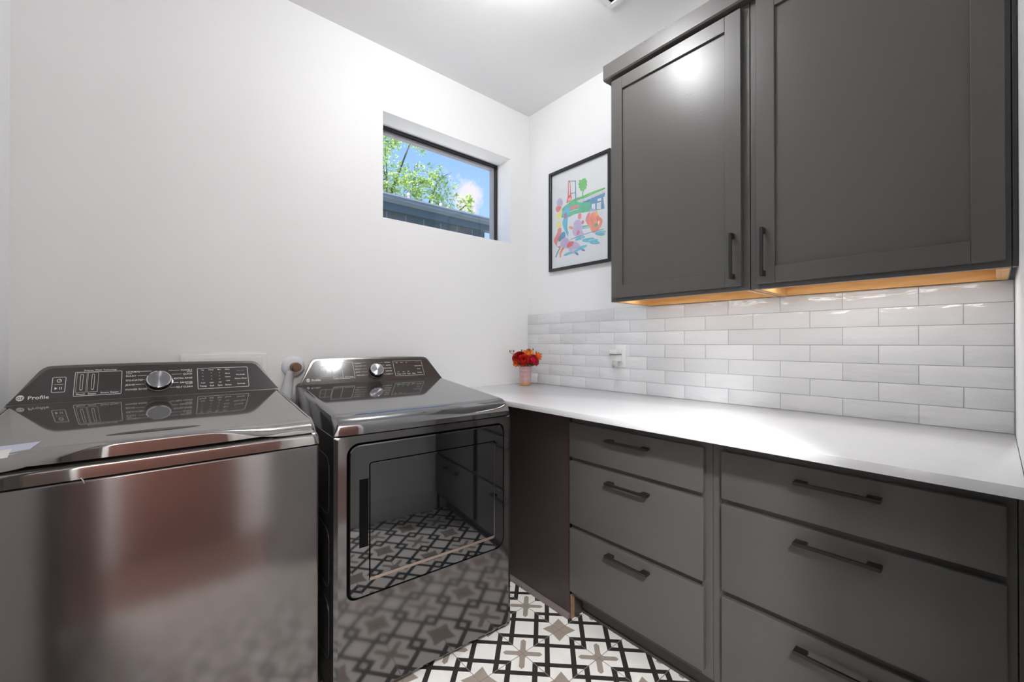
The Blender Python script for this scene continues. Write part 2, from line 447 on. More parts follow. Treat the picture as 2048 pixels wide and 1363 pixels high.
def handle_geo(L, horizontal=True, out=0.030):
    """bar pull centred on the origin; stands off towards -x; runs along y (or z)"""
    b = MB(); t = 0.0095; p = 0.011
    if horizontal:
        b.box((-out, -L / 2, -t / 2), (-out + .008, L / 2, t / 2), 0.0008, 1)
        for s in (-1, 1):
            c = s * (L / 2 - .014)
            b.box((-out + .004, c - .014 if s > 0 else c - .014, -t / 2), (0, c + .014, t / 2), 0.0008, 1)
    else:
        b.box((-out, -t / 2, -L / 2), (-out + .008, t / 2, L / 2), 0.0008, 1)
        for s in (-1, 1):
            c = s * (L / 2 - .009)
            b.box((-out + .004, -t / 2, c - .009), (0, t / 2, c + .009), 0.0008, 1)
    return b

def put(o, root, loc):
    """parent o to root but keep the world coordinates its mesh was written in"""
    o.parent = root; o.matrix_parent_inverse = Matrix.Translation(-root.location); return o

def base_cabinet(y0, y1, d0, d1, hy, label, stile_left):
    """y0 > y1: y0 is the side nearer the window wall; drawers span d0..d1"""
    root = empty('base_cabinet', (-0.30, (y0 + y1) / 2, 0)); tag(root, label, 'cabinet', 'drawer base cabinets')
    b = MB()
    KZ = 0.105
    b.box((XF + .019, y1 + .0006, KZ), (-0.012, y0 - .0006, 0.8830))
    # face frame
    zs = [(KZ, .140), (.385, .42), (.667, .702), (.835, .8830)]
    b.box((XF, y1 + .0006, KZ), (XF + .019, d1 + .012, .8830), 0.0006, 1)
    b.box((XF, d0 - .012, KZ), (XF + .019, y0 - .0006, .8830), 0.0006, 1)
    for a, c in zs: b.box((XF + .0005, d1 + .012, a), (XF + .019, d0 - .012, c))
    put(b.build('cabinet_body', M_cab), root, None)
    b = MB(); b.box((-0.485, y1 + .0006, 0.0), (-0.467, y0 - .0006, KZ - .0005))
    put(b.build('toe_kick', M_kick), root, None)
    b = MB(); n = 40; random.seed(int(abs(y0) * 100))
    put(MB().box((-0.492, y1 + .001, 0.0), (-0.4855, y0 - .001, 0.012), 0.002, 1).build('toe_kick_strip', M_kick), root, None)
    for k, (za, zb, hz) in enumerate(((.6934, .8391, .798), (.4132, .6768, .637), (.1286, .3933, (.361 if y0 > -1 else .348)))):
        dr = MB().box((XF - .020, d1, za), (XF - .0006, d0, zb), 0.0028, 3).build('drawer', M_cab, smooth=35)
        put(dr, root, None)
        hb = handle_geo(.178).build('handle', M_black)
        hb.parent = dr; hb.location = (XF - .020, hy, hz)
    return root
base_cabinet(-0.8690, -1.4585, -0.8727, -1.4348, -1.160, 'dark grey cabinet of three narrower drawers, nearest the dryer', True)
base_cabinet(-1.4585, -2.0700, -1.4905, -2.0560, -1.776, 'dark grey cabinet of three wider drawers at the right edge of the photo', False)
# filler strip against the doorway wall
b = MB(); b.box((XF - .001, YC + .001, 0.0), (XF + .019, -2.0706, 0.8830), 0.0006, 1)
tag(b.build('filler_strip', M_cab), 'narrow dark grey filler strip between the wider drawers and right wall', 'filler strip')
# blind corner panel beside the dryer
root = empty('corner_panel', (XF, -0.44, 0)); tag(root, 'dark brown plain end panel under the countertop beside the dryer', 'panel')
put(MB().box((XF, -0.8575, 0.0), (XF + .0185, -0.002, 0.8830), 0.0005, 1).build('panel', M_cab_panel), root, None)
put(MB().box((XF - .0003, -0.8682, 0.0), (XF + .018, -0.862, 0.1045)).build('plywood_edge', M_ply), root, None)
put(MB().box((XF + .018, -0.8682, 0.0), (-0.486, -0.858, 0.1045)).build('kick_return', M_cab_panel), root, None)
b = MB(); pr = [(XF, 0.0), (XF - .016, 0.0), (XF - .016, .008), (XF - .012, .015), (XF - .006, .019), (XF, .020)]
b.prism([(x, -0.860, z) for x, z in pr], (0, 0.856, 0)); put(b.build('shoe_moulding', M_shoe, smooth=40), root, None)

# ------------------------------------------------------------------ wall cabinets
UX = -0.325
def shaker(y0, y1, z0, z1, st, root, bx=UX):
    """door with recessed panel; y0>y1"""
    t = .020; X0, X1 = bx - t, bx - .0006
    b = MB()
    b.box((X0, y0 - st, z0), (X1, y0, z1), 0.0012, 1); b.box((X0, y1, z0), (X1, y1 + st, z1), 0.0012, 1)
    b.box((X0, y1 + st, z0), (X1, y0 - st, z0 + st), 0.0012, 1); b.box((X0, y1 + st, z1 - st), (X1, y0 - st, z1), 0.0012, 1)
    d = b.build('door', M_cab, smooth=35); put(d, root, None)
    p = MB().box((X0 + .009, y1 + st - .002, z0 + st - .002), (X1 - .002, y0 - st + .002, z1 - st + .002)).build('door_panel', M_cab)
    p.parent = d
    return d
def wall_cabinet(y0, y1, d0, d1, hy, label, st):
    root = empty('wall_cabinet', (-0.16, (y0 + y1) / 2, 1.357)); tag(root, label, 'cabinet', 'upper wall cabinets')
    Z0, Z1 = 1.357, 2.43; t = .016
    b = MB()
    b.box((UX + .019, y0 - t, Z0), (-0.0105, y0 - .0006, Z1)); b.box((UX + .019, y1 + .0006, Z0), (-0.0105, y1 + t, Z1))
    b.box((UX, d0 - .012, Z0), (UX + .019, y0 - .0006, Z1), 0.0006, 1); b.box((UX, y1 + .0006, Z0), (UX + .019, d1 + .012, Z1), 0.0006, 1)
    b.box((UX + .0003, d1 + .012, Z0), (UX + .019, d0 - .012, Z0 + .04), .0005, 1); b.box((UX + .0003, d1 + .012, 2.33), (UX + .019, d0 - .012, Z1))
    b.box((UX + .019, y1 + t, Z0 + .0535), (-0.012, y0 - t, Z1))
    put(b.build('cabinet_body', M_cab), root, None)
    b = MB()          # natural maple underside: recessed bottom with a lip all round
    b.box((UX + .0195, y1 + t, Z0 + .0500), (-0.012, y0 - t, Z0 + .0530))
    b.box((-0.028, y1 + t, Z0 + .0005), (-0.0105, y0 - t, Z0 + .0498))
    b.box((UX + .0195, y0 - t, Z0 - .0006), (-0.0107, y0 - .003, Z0 + .0003)); b.box((UX + .0195, y1 + .003, Z0 - .0006), (-0.0107, y1 + t, Z0 + .0003))
    b.box((UX + .0195, y1 + t, Z0 + .0005), (UX + .026, y0 - t, Z0 + .0498)); b.box((-0.29, y0 - t - .009, Z0 + .0005), (-0.028, y0 - t, Z0 + .0498)); b.box((-0.29, y1 + t, Z0 + .0005), (-0.028, y1 + t + .009, Z0 + .0498))
    put(b.build('underside', M_maple), root, None)
    b = MB(); b.box((-0.225, (y0 + y1) / 2 - .26, Z0 + .0425), (-0.175, (y0 + y1) / 2 + .26, Z0 + .0495), .002, 1)  # unseen bar added to house the fill light under the cabinet
    put(b.build('added_light_bar', M_trim), root, None)
    d = shaker(d0, d1, 1.3725, 2.348, st, root)
    hb = handle_geo(.161, False).build('handle', M_black); hb.parent = d; hb.location = (UX - .020, hy, 1.477)
    return root
wall_cabinet(-0.903, -1.4860, -0.9200, -1.4630, -1.4385, 'dark grey shaker wall cabinet with one door, left of the pair', .054)
wall_cabinet(-1.4875, -2.0680, -1.5110, -2.0580, -1.5360, 'wide dark grey shaker wall cabinet at the right edge of the photo', .056)
b = MB(); b.box((UX, YC + .0008, 1.357), (-0.30, -2.0690, 2.43), 0.0006, 1)
tag(b.build('scribe_strip', M_cab), 'dark grey vertical filler strip between the wide wall cabinet and right wall', 'filler strip')
b = MB()
pf = [(-.3265, 2.3605), (-.355, 2.3605), (-.360, 2.366), (-.360, 2.428), (-.357, 2.4310), (-.3265, 2.4310)]
b.prism([(x, YC + .001, z) for x, z in pf], (0, 1.192, 0))
b.box((-.3265, -0.9024, 2.3605), (-0.0015, -0.8865, 2.4315), 0.001, 1)
b.box((-.3262, YC + .0015, 2.4304), (-0.0018, -0.9028, 2.4308))
tag(b.build('crown_trim', M_cab, smooth=30), 'flat dark grey crown board along the top of the wall cabinets', 'moulding')

# ------------------------------------------------------------------ appliances
def heightfield(name, x0, x1, y0, y1, zf, zlow, mat, parent, nx=60, ny=70, ys=None, front=None):
    """top surface z=zf(x,y) with a skirt down to zlow; x/y samples crowd towards the edges"""
    def samp(a, c, n):
        return [a + (c - a) * (0.5 - 0.5 * math.cos(math.pi * i / n)) for i in range(n + 1)]
    xs = samp(x0, x1, nx); yy = ys or samp(y0, y1, ny)
    fy = front or (lambda x, y: y)
    P = [[(x, fy(x, y), zf(x, y)) for y in yy] for x in xs]
    b = MB(); b.grid(P)
    bm = b.bm
    bm.verts.ensure_lookup_table()
    # skirt
    n_y = len(yy); idx = lambda i, j: bm.verts[i * n_y + j]
    loop = [idx(i, 0) for i in range(nx + 1)] + [idx(nx, j) for j in range(1, n_y)] + [idx(i, n_y - 1) for i in range(nx - 1, -1, -1)] + [idx(0, j) for j in range(n_y - 2, 0, -1)]
    low = [bm.verts.new((v.co.x, v.co.y, zlow)) for v in loop]
    for k in range(len(loop)):
        k2 = (k + 1) % len(loop); bm.faces.new([loop[k], low[k], low[k2], loop[k2]])
    bm.faces.new(low)
    return b.build(name, mat, parent, smooth=50)

def qround(d, r):
    """drop of a quarter-round edge: distance d from the edge, radius r"""
    if d >= r: return 0.0
    return r - math.sqrt(max(r * r - (r - d) ** 2, 0))

def text_mesh(b, items, fr):
    """items: (text, x, z, size, anchor[, mat]) on the console plane; fr(x, z) -> 3-D point function"""
    for it in items:
        txt, x, z, size, anchor = it[:5]
        cu = bpy.data.curves.new('t', 'FONT'); cu.body = txt; cu.size = size; cu.align_x = anchor; cu.resolution_u = 2
        cu.offset = size * 0.012
        o = bpy.data.objects.new('t', cu); COL.objects.link(o)
        bpy.context.view_layer.update()
        me = o.to_mesh()
        vs = [b.bm.verts.new(fr(x + v.co.x * 1.18, z + v.co.y)) for v in me.vertices]
        for p in me.polygons:
            try:
                f = b.bm.faces.new([vs[i] for i in p.vertices]); f.material_index = it[5] if len(it) > 5 else 0
            except ValueError: pass
        o.to_mesh_clear(); bpy.data.objects.remove(o); bpy.data.curves.remove(cu)

def flat_line(b, x0, z0, x1, z1, w, fr, mi=0):
    d = Vector((x1 - x0, z1 - z0)).normalized(); n = Vector((-d.y, d.x)) * w / 2
    b.mi = mi
    b.poly([fr(x0 + n.x, z0 + n.y), fr(x1 + n.x, z1 + n.y), fr(x1 - n.x, z1 - n.y), fr(x0 - n.x, z0 - n.y)])
def flat_ring(b, pts_out, pts_in, fr, mi=0):
    b.mi = mi; n = len(pts_out)
    O = [b.bm.verts.new(fr(*p)) for p in pts_out]; I = [b.bm.verts.new(fr(*p)) for p in pts_in]
    for k in range(n):
        k2 = (k + 1) % n; f = b.bm.faces.new([O[k], O[k2], I[k2], I[k]]); f.material_index = mi
def flat_rr(b, x0, x1, z0, z1, r, w, fr, mi=0):
    flat_ring(b, rrect(x0, x1, z0, z1, r), rrect(x0 + w, x1 - w, z0 + w, z1 - w, max(r - w, .0003)), fr, mi)

def console(root, name, yb, zb, zt, tilt, cw, mat, dryer=False):
    """sloped control console. yb: y of the base of its face; face leans back by tilt"""
    ta = math.tan(tilt)
    def fr(x, z, out=0.0):
        s = (z - zb)
        return Vector((x, yb + s * ta - out * math.cos(tilt), z + out * math.sin(tilt)))
    W0, W1 = 0.0025, 0.6835
    def outline(ins, low=0.0, rr=.020):
        """console outline in x,z (rounded upper corners)"""
        p = [(W0 + ins * .4, zb + low), (W1 - ins * .4, zb + low)]
        xr, xl = .6190 - ins, .0670 + ins; zt_ = zt - ins
        # rounded corner between slanted side and top
        def corner(cx, cz, a, c):
            A = Vector(a); B = Vector(c); V = Vector((cx, cz)); u = (A - V).normalized() * rr; v = (B - V).normalized() * rr
            return [tuple(V + u * (1 - t) ** 2 + v * t ** 2) for t in [i / 6 for i in range(7)]]
        p += corner(xr, zt_, p[1], (xl, zt_))
        # slightly crowned top edge
        p += [(xr + (xl - xr) * t, zt_ + .003 * (1 - (2 * t - 1) ** 2)) for t in (.2, .35, .5, .65, .8)]
        p += corner(xl, zt_, (xr, zt_), p[0])
        return p
    ol = outline(0)
    b = MB()
    F = [b.bm.verts.new(fr(x, z)) for x, z in ol]
    yB = 0.676 if dryer else 0.685
    K = [b.bm.verts.new(Vector((x, fr(x, z).y + .012, z + .0012))) for x, z in ol]
    Bk = [b.bm.verts.new(Vector((x + (.343 - x) * .05, yB, zb - .02 if z <= zb + 1e-6 else z - .018))) for x, z in ol]
    n = len(ol)
    for a_, c_ in ((F, K), (K, Bk)):
        for k in range(n):
            k2 = (k + 1) % n
            b.bm.faces.new([a_[k], a_[k2], c_[k2], c_[k]])
    b.bm.faces.new(F); b.bm.faces.new(Bk[::-1])
    con = b.build('console', M_cbody, root, smooth=50)
    il = outline(.0075, .006, .016)
    b = MB(); n = len(il)
    F = [b.bm.verts.new(fr(x, z, .0012)) for x, z in il]; G_ = [b.bm.verts.new(fr(x, z, -.001)) for x, z in il]
    for k in range(n):
        k2 = (k + 1) % n; b.bm.faces.new([F[k], F[k2], G_[k2], G_[k]])
    b.bm.faces.new(F)
    b.build('control_panel', mat, con)
    return con, (lambda x, z, o=.0018: fr(x, z, o))

def knob(root, fr, x, z, r, depth, tilt, hub=True):
    base = fr(x, z, .001); ax = Vector((0, -math.cos(tilt), math.sin(tilt)))
    M = Matrix.Translation(base) @ ax.to_track_quat('Z', 'Y').to_matrix().to_4x4()
    b = MB(); b.lathe([(r * 1.10, 0), (r * 1.10, .003), (r * 1.0, .004), (r * .98, depth * .85), (r * .95, depth), (r * .90, depth + .001), (r * .90, depth), (0, depth)], M, 40)
    k = b.build('control_knob', M_knobside, root, smooth=35)
    b = MB(); b.lathe([(r * .955, depth * .9), (r * .955, depth), (r * .90, depth + .002), (r * .86, depth + .001), (r * .86, depth - .001)], M, 40)
    b.build('knob_ring', M_chrome, k, smooth=40)
    # spun-metal face: shallow cone so highlights fan out
    m, t, bs_ = new_mat('spun_metal_face')
    bs_.inputs['Metallic'].default_value = 1; bs_.inputs['Roughness'].default_value = 0.28
    bs_.inputs['Base Color'].default_value = (0.27, 0.27, 0.29, 1); bs_.inputs['Anisotropic'].default_value = 0.92
    tg = t.nodes.new('ShaderNodeTangent'); tg.direction_type = 'RADIAL'; tg.axis = 'Z'
    t.links.new(tg.outputs[0], bs_.inputs['Tangent'])
    b = MB(); b.lathe([(r * .865, depth + .0004), (0, depth + .0008)], None, 40)
    fobj = b.build('knob_face', m, k, smooth=60); fobj.matrix_local = M
    return k

def badge(b, fr, x, z, r, mi=0, mi2=1):
    """round monogram badge"""
    n = 28; cx = x
    b.mi = mi; b.poly([fr(x + r * math.cos(2 * math.pi * k / n), z + r * math.sin(2 * math.pi * k / n)) for k in range(n)])

def split_build(b, cuts, mats, parent):
    """the printing comes as separate groups: each group is a part of its own"""
    lo = -9
    for hi, name in cuts:
        n = MB(); vm = {}
        for f in b.bm.faces:
            if lo <= f.calc_center_median().x < hi:
                vs = []
                for v in f.verts:
                    if v not in vm: vm[v] = n.bm.verts.new(v.co)
                    vs.append(vm[v])
                nf = n.bm.faces.new(vs); nf.material_index = f.material_index
        n.build(name, mats, parent, recalc=False); lo = hi
    b.bm.free()

# ---- washer
WA = empty('washing_machine', (-2.2230, -0.7550, 0.0))
tag(WA, 'graphite top-load washing machine in the left corner with a dark glossy lid', 'washing machine')
SEAM = 0.8775
b = MB(); b.box((0.0, 0.0, 0.022), (0.686, 0.685, SEAM - .002), 0.006, 3)
wb = b.build('body', [M_body, M_side], WA, smooth=40)
for p in wb.data.polygons:
    if abs(p.normal.x) > .9 or p.normal.y > .9: p.material_index = 1
b = MB(); b.box((0.004, 0.004, SEAM - .003), (0.682, 0.683, SEAM + .001)); b.build('seam', M_gap, WA)
def zl(y): return 0.9415 + 0.103 * max(y, 0)
def rim_z(x, y):
    return 0.9145 + max(0, min(1, (y - .0) / .12)) * (zl(.12) - .9145 - .004) + max(0, y - .12) * .103 - qround(min(x, .686 - x), .016) - qround(y, .014)
# band and rim around the lid opening
b = MB()
lo = SEAM + .0006
def band(x0, x1, y0, y1, zf, nx=8, ny=30):
    P = [[(x0 + (x1 - x0) * i / nx, y0 + (y1 - y0) * (j / ny) ** 1.5, 0) for j in range(ny + 1)] for i in range(nx + 1)]
    return P
def bandz(x, y): return 0.9125 - qround(y, .016)
bandobj = heightfield('front_band', 0.0, 0.686, 0.0, 0.60, lambda x, y: 0.9125 - qround(min(x, .686 - x), .010) - qround(max(y, 0), .014), lo, M_top, WA, 50, 60)
bandobj2 = heightfield('top_rim', 0.673, 0.6862, 0.028, 0.66, lambda x, y: zl(y) - qround(.6862 - x, .010) - .030 * max(0, 1 - (y - .028) / .045) ** 2, .905, M_top, WA, 10, 50)
bandobj3 = heightfield('top_rim', -.0002, 0.013, 0.028, 0.66, lambda x, y: zl(y) - qround(x + .0002, .010) - .030 * max(0, 1 - (y - .028) / .045) ** 2, .905, M_top, WA, 10, 50)
MB().box((.013, .505, .905), (.673, .683, .985)).build('rear_deck', M_top, WA)
def bulge(x): return math.exp(-((x - .335) / .19) ** 4)
def lid_z(x, y):
    e = min(x - .0145, .6715 - x)
    z = zl(y) + .003
    bz = .009 * bulge(x) * math.exp(-(y / .30) ** 2)
    r = .040 * (1 - .80 * bulge(x)) + .004
    # front roll-off
    return z + bz - qround(y, r) * .72 - qround(e, .006) * .7
lid = heightfield('lid', .0145, .6715, 0.0, .500, lid_z, .9205, M_top, WA, 90, 110, front=lambda x, y: y - .012 * bulge(x) * math.exp(-(y / .05) ** 2))
b = MB(); b.box((.010, .014, .9105), (.676, .50, .9212)); b.build('lid_gap', M_gap, WA)
# finger grip recess on the lid
n = 40; b = MB()
def gp(k, s, dz):
    a = 2 * math.pi * k / n; x = .325 + .088 * s * math.cos(a); y = .052 + .011 * s * math.sin(a); return (x, y, lid_z(x, y) + dz)
rings = [[b.bm.verts.new(gp(k, s, dz)) for k in range(n)] for s, dz in ((1.0, .0006), (.86, .0016), (.55, .0019), (.2, .002))]
for r0, r1 in zip(rings, rings[1:]):
    for k in range(n): b.bm.faces.new([r0[k], r0[(k + 1) % n], r1[(k + 1) % n], r1[k]])
b.bm.faces.new(rings[-1])
b.build('lid_grip', M_side, lid, smooth=60)
# sticker
b = MB(); P = [[(x + (.012 * (j / 6)), .010 + .072 * j / 6, 0) for j in range(7)] for x in [0.022 + .10 * i / 8 for i in range(9)]]
P = [[(x, y, lid_z(x, y) + .0006) for x, y, _ in r] for r in P]
b.grid(P); st = b.build('sticker', M_sticker, lid); st['label'] = 'pale lavender and white sticker'
b = MB(); P = [[(0.022 + .076 * i / 6, .014 + .035 * j / 5, 0) for j in range(6)] for i in range(7)]
P = [[(x, y, lid_z(x, y) + .0010) for x, y, _ in r] for r in P]
b.grid(P); b.build('sticker_print', M_sticker_w, st)

TIW = math.radians(33)
con, fw = console(WA, 'washer', .507, .992, 1.1015, TIW, None, M_console)
kn = knob(WA, fw, .331, 1.041, .0335, .021, TIW)
b = MB()
flat_rr(b, .088, .1165, 1.024, 1.068, .003, .0012, fw)
flat_line(b, .093, 1.0465, .112, 1.0465, .0006, fw)
b2 = MB()
flat_ring(b, [(.1025 + .0052 * math.cos(a), 1.0575 + .0052 * math.sin(a)) for a in [math.radians(60 + 300 * i / 16) for i in range(17)]],
          [(.1025 + .0038 * math.cos(a), 1.0575 + .0038 * math.sin(a)) for a in [math.radians(60 + 300 * i / 16) for i in range(17)]], fw)
flat_line(b, .1025, 1.0575, .1055, 1.0605, .0010, fw)
b.poly([fw(.0945, 1.0395), fw(.0945, 1.0315), fw(.1005, 1.0355)]); flat_line(b, .1045, 1.0395, .1045, 1.0315, .0013, fw); flat_line(b, .1085, 1.0395, .1085, 1.0315, .0013, fw)
# dose and steam box
flat_rr(b, .134, .240, 1.010, 1.081, .003, .0013, fw)
for xa, xb in ((.1385, .1605), (.1625, .1860)):
    flat_rr(b, xa, xb, 1.0205, 1.0785, .001, .0006, fw)
    xm = (xa + xb) / 2
    flat_rr(b, xm - .0032, xm + .0032, 1.027, 1.074, .003, .0009, fw)
    flat_line(b, xm - .0022, 1.0278, xm + .0022, 1.0278, .0016, fw)
flat_rr(b, .190, .236, 1.0125, 1.0215, .001, .0005, fw, 1)
L = [('Bleach', .1495, 1.0135, .0062, 'CENTER'), ('Steam', .1740, 1.0135, .0062, 'CENTER'), ('Smart Steam', .2130, 1.0145, .0068, 'CENTER'),
     ('Smarter Wash Technology', .190, 1.0835, .0058, 'CENTER'), ('Profile', .0440, 1.0085, .0135, 'LEFT')]
rowsz = (1.0765, 1.0635, 1.0500, 1.0360, 1.0215)
for tx, tz in zip(('NORMAL', 'BULKY', 'DELICATES', 'JEANS', 'POWER RINSE'), rowsz):
    L.append((tx, .2490, tz - .0028, .0070, 'LEFT'))
L.append(('colors', .2490, 1.0690, .0050, 'LEFT'))
for tz, xa, xb in zip(rowsz, (.281, .277, .289, .272, .302), (.312, .300, .296, .297, .316)): flat_line(b, xa, tz, xb, tz, .0010, fw)
for tx, tz in zip(('TOWELS', 'QUICK', 'EXTRA RINSE', 'SANITIZE', 'SELF CLEAN'), rowsz):
    L.append((tx, .4200, tz - .0028, .0070, 'RIGHT'))
L += [('sheets', .4200, 1.0690, .0050, 'RIGHT'), ('allergen', .4200, 1.0290, .0050, 'RIGHT')]
for tz, xa, xb in zip(rowsz, (.356, .364, .369, .366, .354), (.385, .392, .372, .382, .378)): flat_line(b, xa, tz, xb, tz, .0010, fw)
flat_rr(b, .434, .586, 1.010, 1.081, .003, .0013, fw)
for i, x in enumerate((.449, .474, .498, .5225)):
    L.append((('Tap', 'Heavy', 'Max', 'Extra')[i], x, 1.0725, .0052, 'CENTER'))
    if i < 3:
        for zz in (1.0635, 1.0525, 1.0415): flat_line(b, x - .0015, zz, x + .0015, zz, .0012, fw)
        L.append((('Cold', 'Light', 'Off')[i], x, 1.0285, .0052, 'CENTER'))
    else:
        for k2, zz in enumerate((1.0600, 1.0480, 1.0350)): L.append((('More', 'Norm', 'Less')[k2], x, zz - .002, .0055, 'CENTER'))
    L.append((('Temp', 'Soil', 'Spin', 'Rinse')[i], x, 1.0175, .0072, 'CENTER'))
L += [('Deep Fill', .562, 1.0660, .0055, 'CENTER', 1), ('Pre-Soak', .562, 1.0520, .0064, 'CENTER'), ('Warm Rinse', .562, 1.0380, .0064, 'CENTER'), ('Settings', .562, 1.0200, .0068, 'CENTER')]
text_mesh(b, L, fw)
split_build(b, ((.085, 'brand_lettering'), (.127, 'start_button_print'), (.2435, 'steam_panel_print'), (.33, 'cycle_lettering'), (.428, 'cycle_lettering'), (9, 'settings_panel_print')), [M_print, M_print2], con)
b = MB(); badge(b, lambda x, z: fw(x, z, .0022), .0300, 1.0135, .0078)
bd = b.build('round_badge', M_print, con, recalc=False)
b = MB(); text_mesh(b, [('GE', .0300, 1.0098, .0092, 'CENTER')], lambda x, z: fw(x, z, .0027)); b.build('monogram', M_console, bd, recalc=False)
for x in (.05, .636):
    for y in (.05, .63):
        MB().lathe([(0, 0), (.02, 0), (.02, .008), (.012, .010), (.012, .0235), (0, .0235)], Matrix.Translation((x, y, 0)), 20).build('levelling_foot', M_gap, WA, smooth=40)
b = MB(); b.tube([(.203, -.0016, .881), (.206, -.004, .876), (.2085, -.0035, .868)], [.0007, .0012, .0005], 6); b.build('tape_scrap', M_sticker_w, WA)

# ---- dryer
DR = empty('dryer', (-1.4780, -0.7030, 0.0), math.radians(-3.67))
tag(DR, 'graphite front-load clothes dryer with a black glass door, beside the countertop', 'dryer')
b = MB()
# body with a door opening: front built as frame pieces around the rounded opening
DX_0, DX_1, DZ_0, DZ_1 = .038, .652, .348, .850
op = rrect(DX_0, DX_1, DZ_0, DZ_1, (.030, .040, .034, .040), 8)
outer = rrect(0.0, .686, .025, SEAM - .002, .006, 8)
n = len(op)
def front_y(x): return 0.005 * ((abs(x - .343) / .343) ** 6)
omid = rrect(.012, .674, .032, SEAM - .004, .012, 8)
t = bmesh.new()
O = [t.verts.new((x, front_y(x), z)) for x, z in outer]; Om = [t.verts.new((x, 0.0002, z)) for x, z in omid]; I = [t.verts.new((x, 0.0, z)) for x, z in op]; I2 = [t.verts.new((x, .016, z)) for x, z in op]
O2 = [t.verts.new((x, .650, z)) for x, z in outer]
for k in range(n):
    k2 = (k + 1) % n
    t.faces.new([O[k], O[k2], Om[k2], Om[k]]); t.faces.new([Om[k], Om[k2], I[k2], I[k]]); t.faces.new([I[k], I[k2], I2[k2], I2[k]]); t.faces.new([O2[k], O2[k2], O[k2], O[k]])
t.faces.new(I2[::-1]); t.faces.new(O2)
b.merge(t)
db = b.build('body', [M_dfront, M_side, M_gap], DR, smooth=25)
for p in db.data.polygons:
    c = p.center
    if abs(p.normal.x) > .8 and (c.x < .004 or c.x > .682): p.material_index = 1
    elif p.normal.y > .9 or c.y > .6: p.material_index = 1
    elif c.y > .0055 and DX_0 - .001 <= c.x <= DX_1 + .001 and DZ_0 - .01 < c.z < DZ_1 + .01: p.material_index = 2
for p in db.data.polygons:
    if abs(p.normal.y) > .995 and p.area > .00004: p.use_smooth = False
# door slab
b = MB()
gap = .0075
dl = rrect(DX_0 + gap, DX_1 - .004, DZ_0 + .004, DZ_1 - gap, (.026, .036, .030, .034), 8)
wx0, wx1, wz0, wz1 = .108, .6070, .398, .783
wl = rrect(wx0, wx1, wz0, wz1, (.003, .012, .004, .010), 8)
hx0, hx1, hz0, hz1 = .0765, .1010, .512, .732
t = bmesh.new()
def ring(pts, y): return [t.verts.new((x, y, z)) for x, z in pts]
def join(A, B_):
    for k in range(len(A)):
        k2 = (k + 1) % len(A); t.faces.new([A[k], A[k2], B_[k2], B_[k]])
dl2 = rrect(DX_0 + gap + .0035, DX_1 - .0075, DZ_0 + .0075, DZ_1 - gap - .0035, (.023, .033, .027, .031), 8)
wl2 = rrect(wx0 + .003, wx1 - .003, wz0 + .003, wz1 - .003, (.002, .009, .003, .007), 8)
A = ring(dl, .015); B1 = ring(dl, .0005); B2 = ring(dl2, -.0028); C1 = ring(wl, -.0028); C2 = ring(wl, .0005)
join(A, B1); join(B1, B2); join(B2, C1); join(C1, C2)
t.faces.new(A)
b.merge(t)
door = b.build('door', M_dglass, DR, smooth=30)
b = MB(); b.prism([(x, -.0020, z) for x, z in rrect(wx0 + .0042, wx1 - .0042, wz0 + .0042, wz1 - .0042, (.002, .008, .002, .006), 8)], (0, .0024, 0), .0005, 1)
b.build('window_pane', M_dglass, door, smooth=30)
MB().box((wx0 + .002, -.0036, wz0 - .001), (wx1 - .006, -.0016, wz0 + .0090), .0008, 1).build('window_trim', M_bronze, door)
MB().box((wx1 - .0055, -.0036, wz0 + .004), (wx1 - .001, -.0016, wz1 - .010), .0008, 1).build('window_trim', M_chrome_d, door)
MB().box((hx0, -.0031, hz0), (hx1 + .0045, -.0026, hz1)).build('handle_recess', M_gap, door)  # flat black patch, the shade of the recess put into its colour
for k, x in enumerate((.626,)):
    MB().lathe([(0, 0), (.0035, 0), (.0035, .001), (0, .001)], Matrix.Translation((x, -.0028, .58)) @ Matrix.Rotation(math.radians(90), 4, 'X'), 12).build('latch_mark', M_chrome_d, door)
# top
def dz_top(x, y):
    e = min(x, .686 - x)
    return 0.9405 + .088 * max(y - .03, 0) - qround(e, .020) - qround(y, .052) * .93
topo = heightfield('top_panel', 0.0, .686, 0.0, .660, dz_top, SEAM + .0006, M_dtop, DR, 80, 110, front=lambda x, y: y - .004 * (1 - ((x - .343) / .343) ** 4) * math.exp(-(y / .05) ** 2) + .010 * ((abs(x - .343) / .343) ** 10) * math.exp(-(y / .06) ** 2))
MB().box((.004, .006, SEAM - .003), (.682, .680, SEAM + .001)).build('seam', M_gap, DR)
TID = math.radians(31)
con2, fd = console(DR, 'dryer', .592, .980, 1.0985, TID, None, M_console_d, True)
knob(DR, fd, .3400, 1.0330, .0330, .026, TID)
b = MB()
flat_rr(b, .094, .143, 1.020, 1.0640, .003, .0012, fd); flat_line(b, .1165, 1.021, .1165, 1.063, .0010, fd)
flat_line(b, .098, 1.042, .113, 1.042, .0006, fd)
flat_rr(b, .145, .240, 1.008, 1.0800, .003, .0014, fd); flat_line(b, .1880, 1.009, .1880, 1.0790, .0012, fd)
flat_rr(b, .1480, .1680, 1.0105, 1.0205, .001, .0008, fd)
L = [('Dry', .158, 1.0130, .0058, 'CENTER'), ('Temp', .178, 1.0130, .0058, 'CENTER'), ('Smart Steam', .214, 1.0130, .0066, 'CENTER'), ('Profile', .0530, 1.0035, .0125, 'LEFT')]
rz = (1.0750, 1.0620, 1.0480, 1.0345, 1.0200)
for tx, tz in zip(('NORMAL', 'CASUALS', 'BULKY', 'JEANS', 'TIMED DRY'), rz): L.append((tx, .2460, tz - .0028, .0066, 'LEFT'))
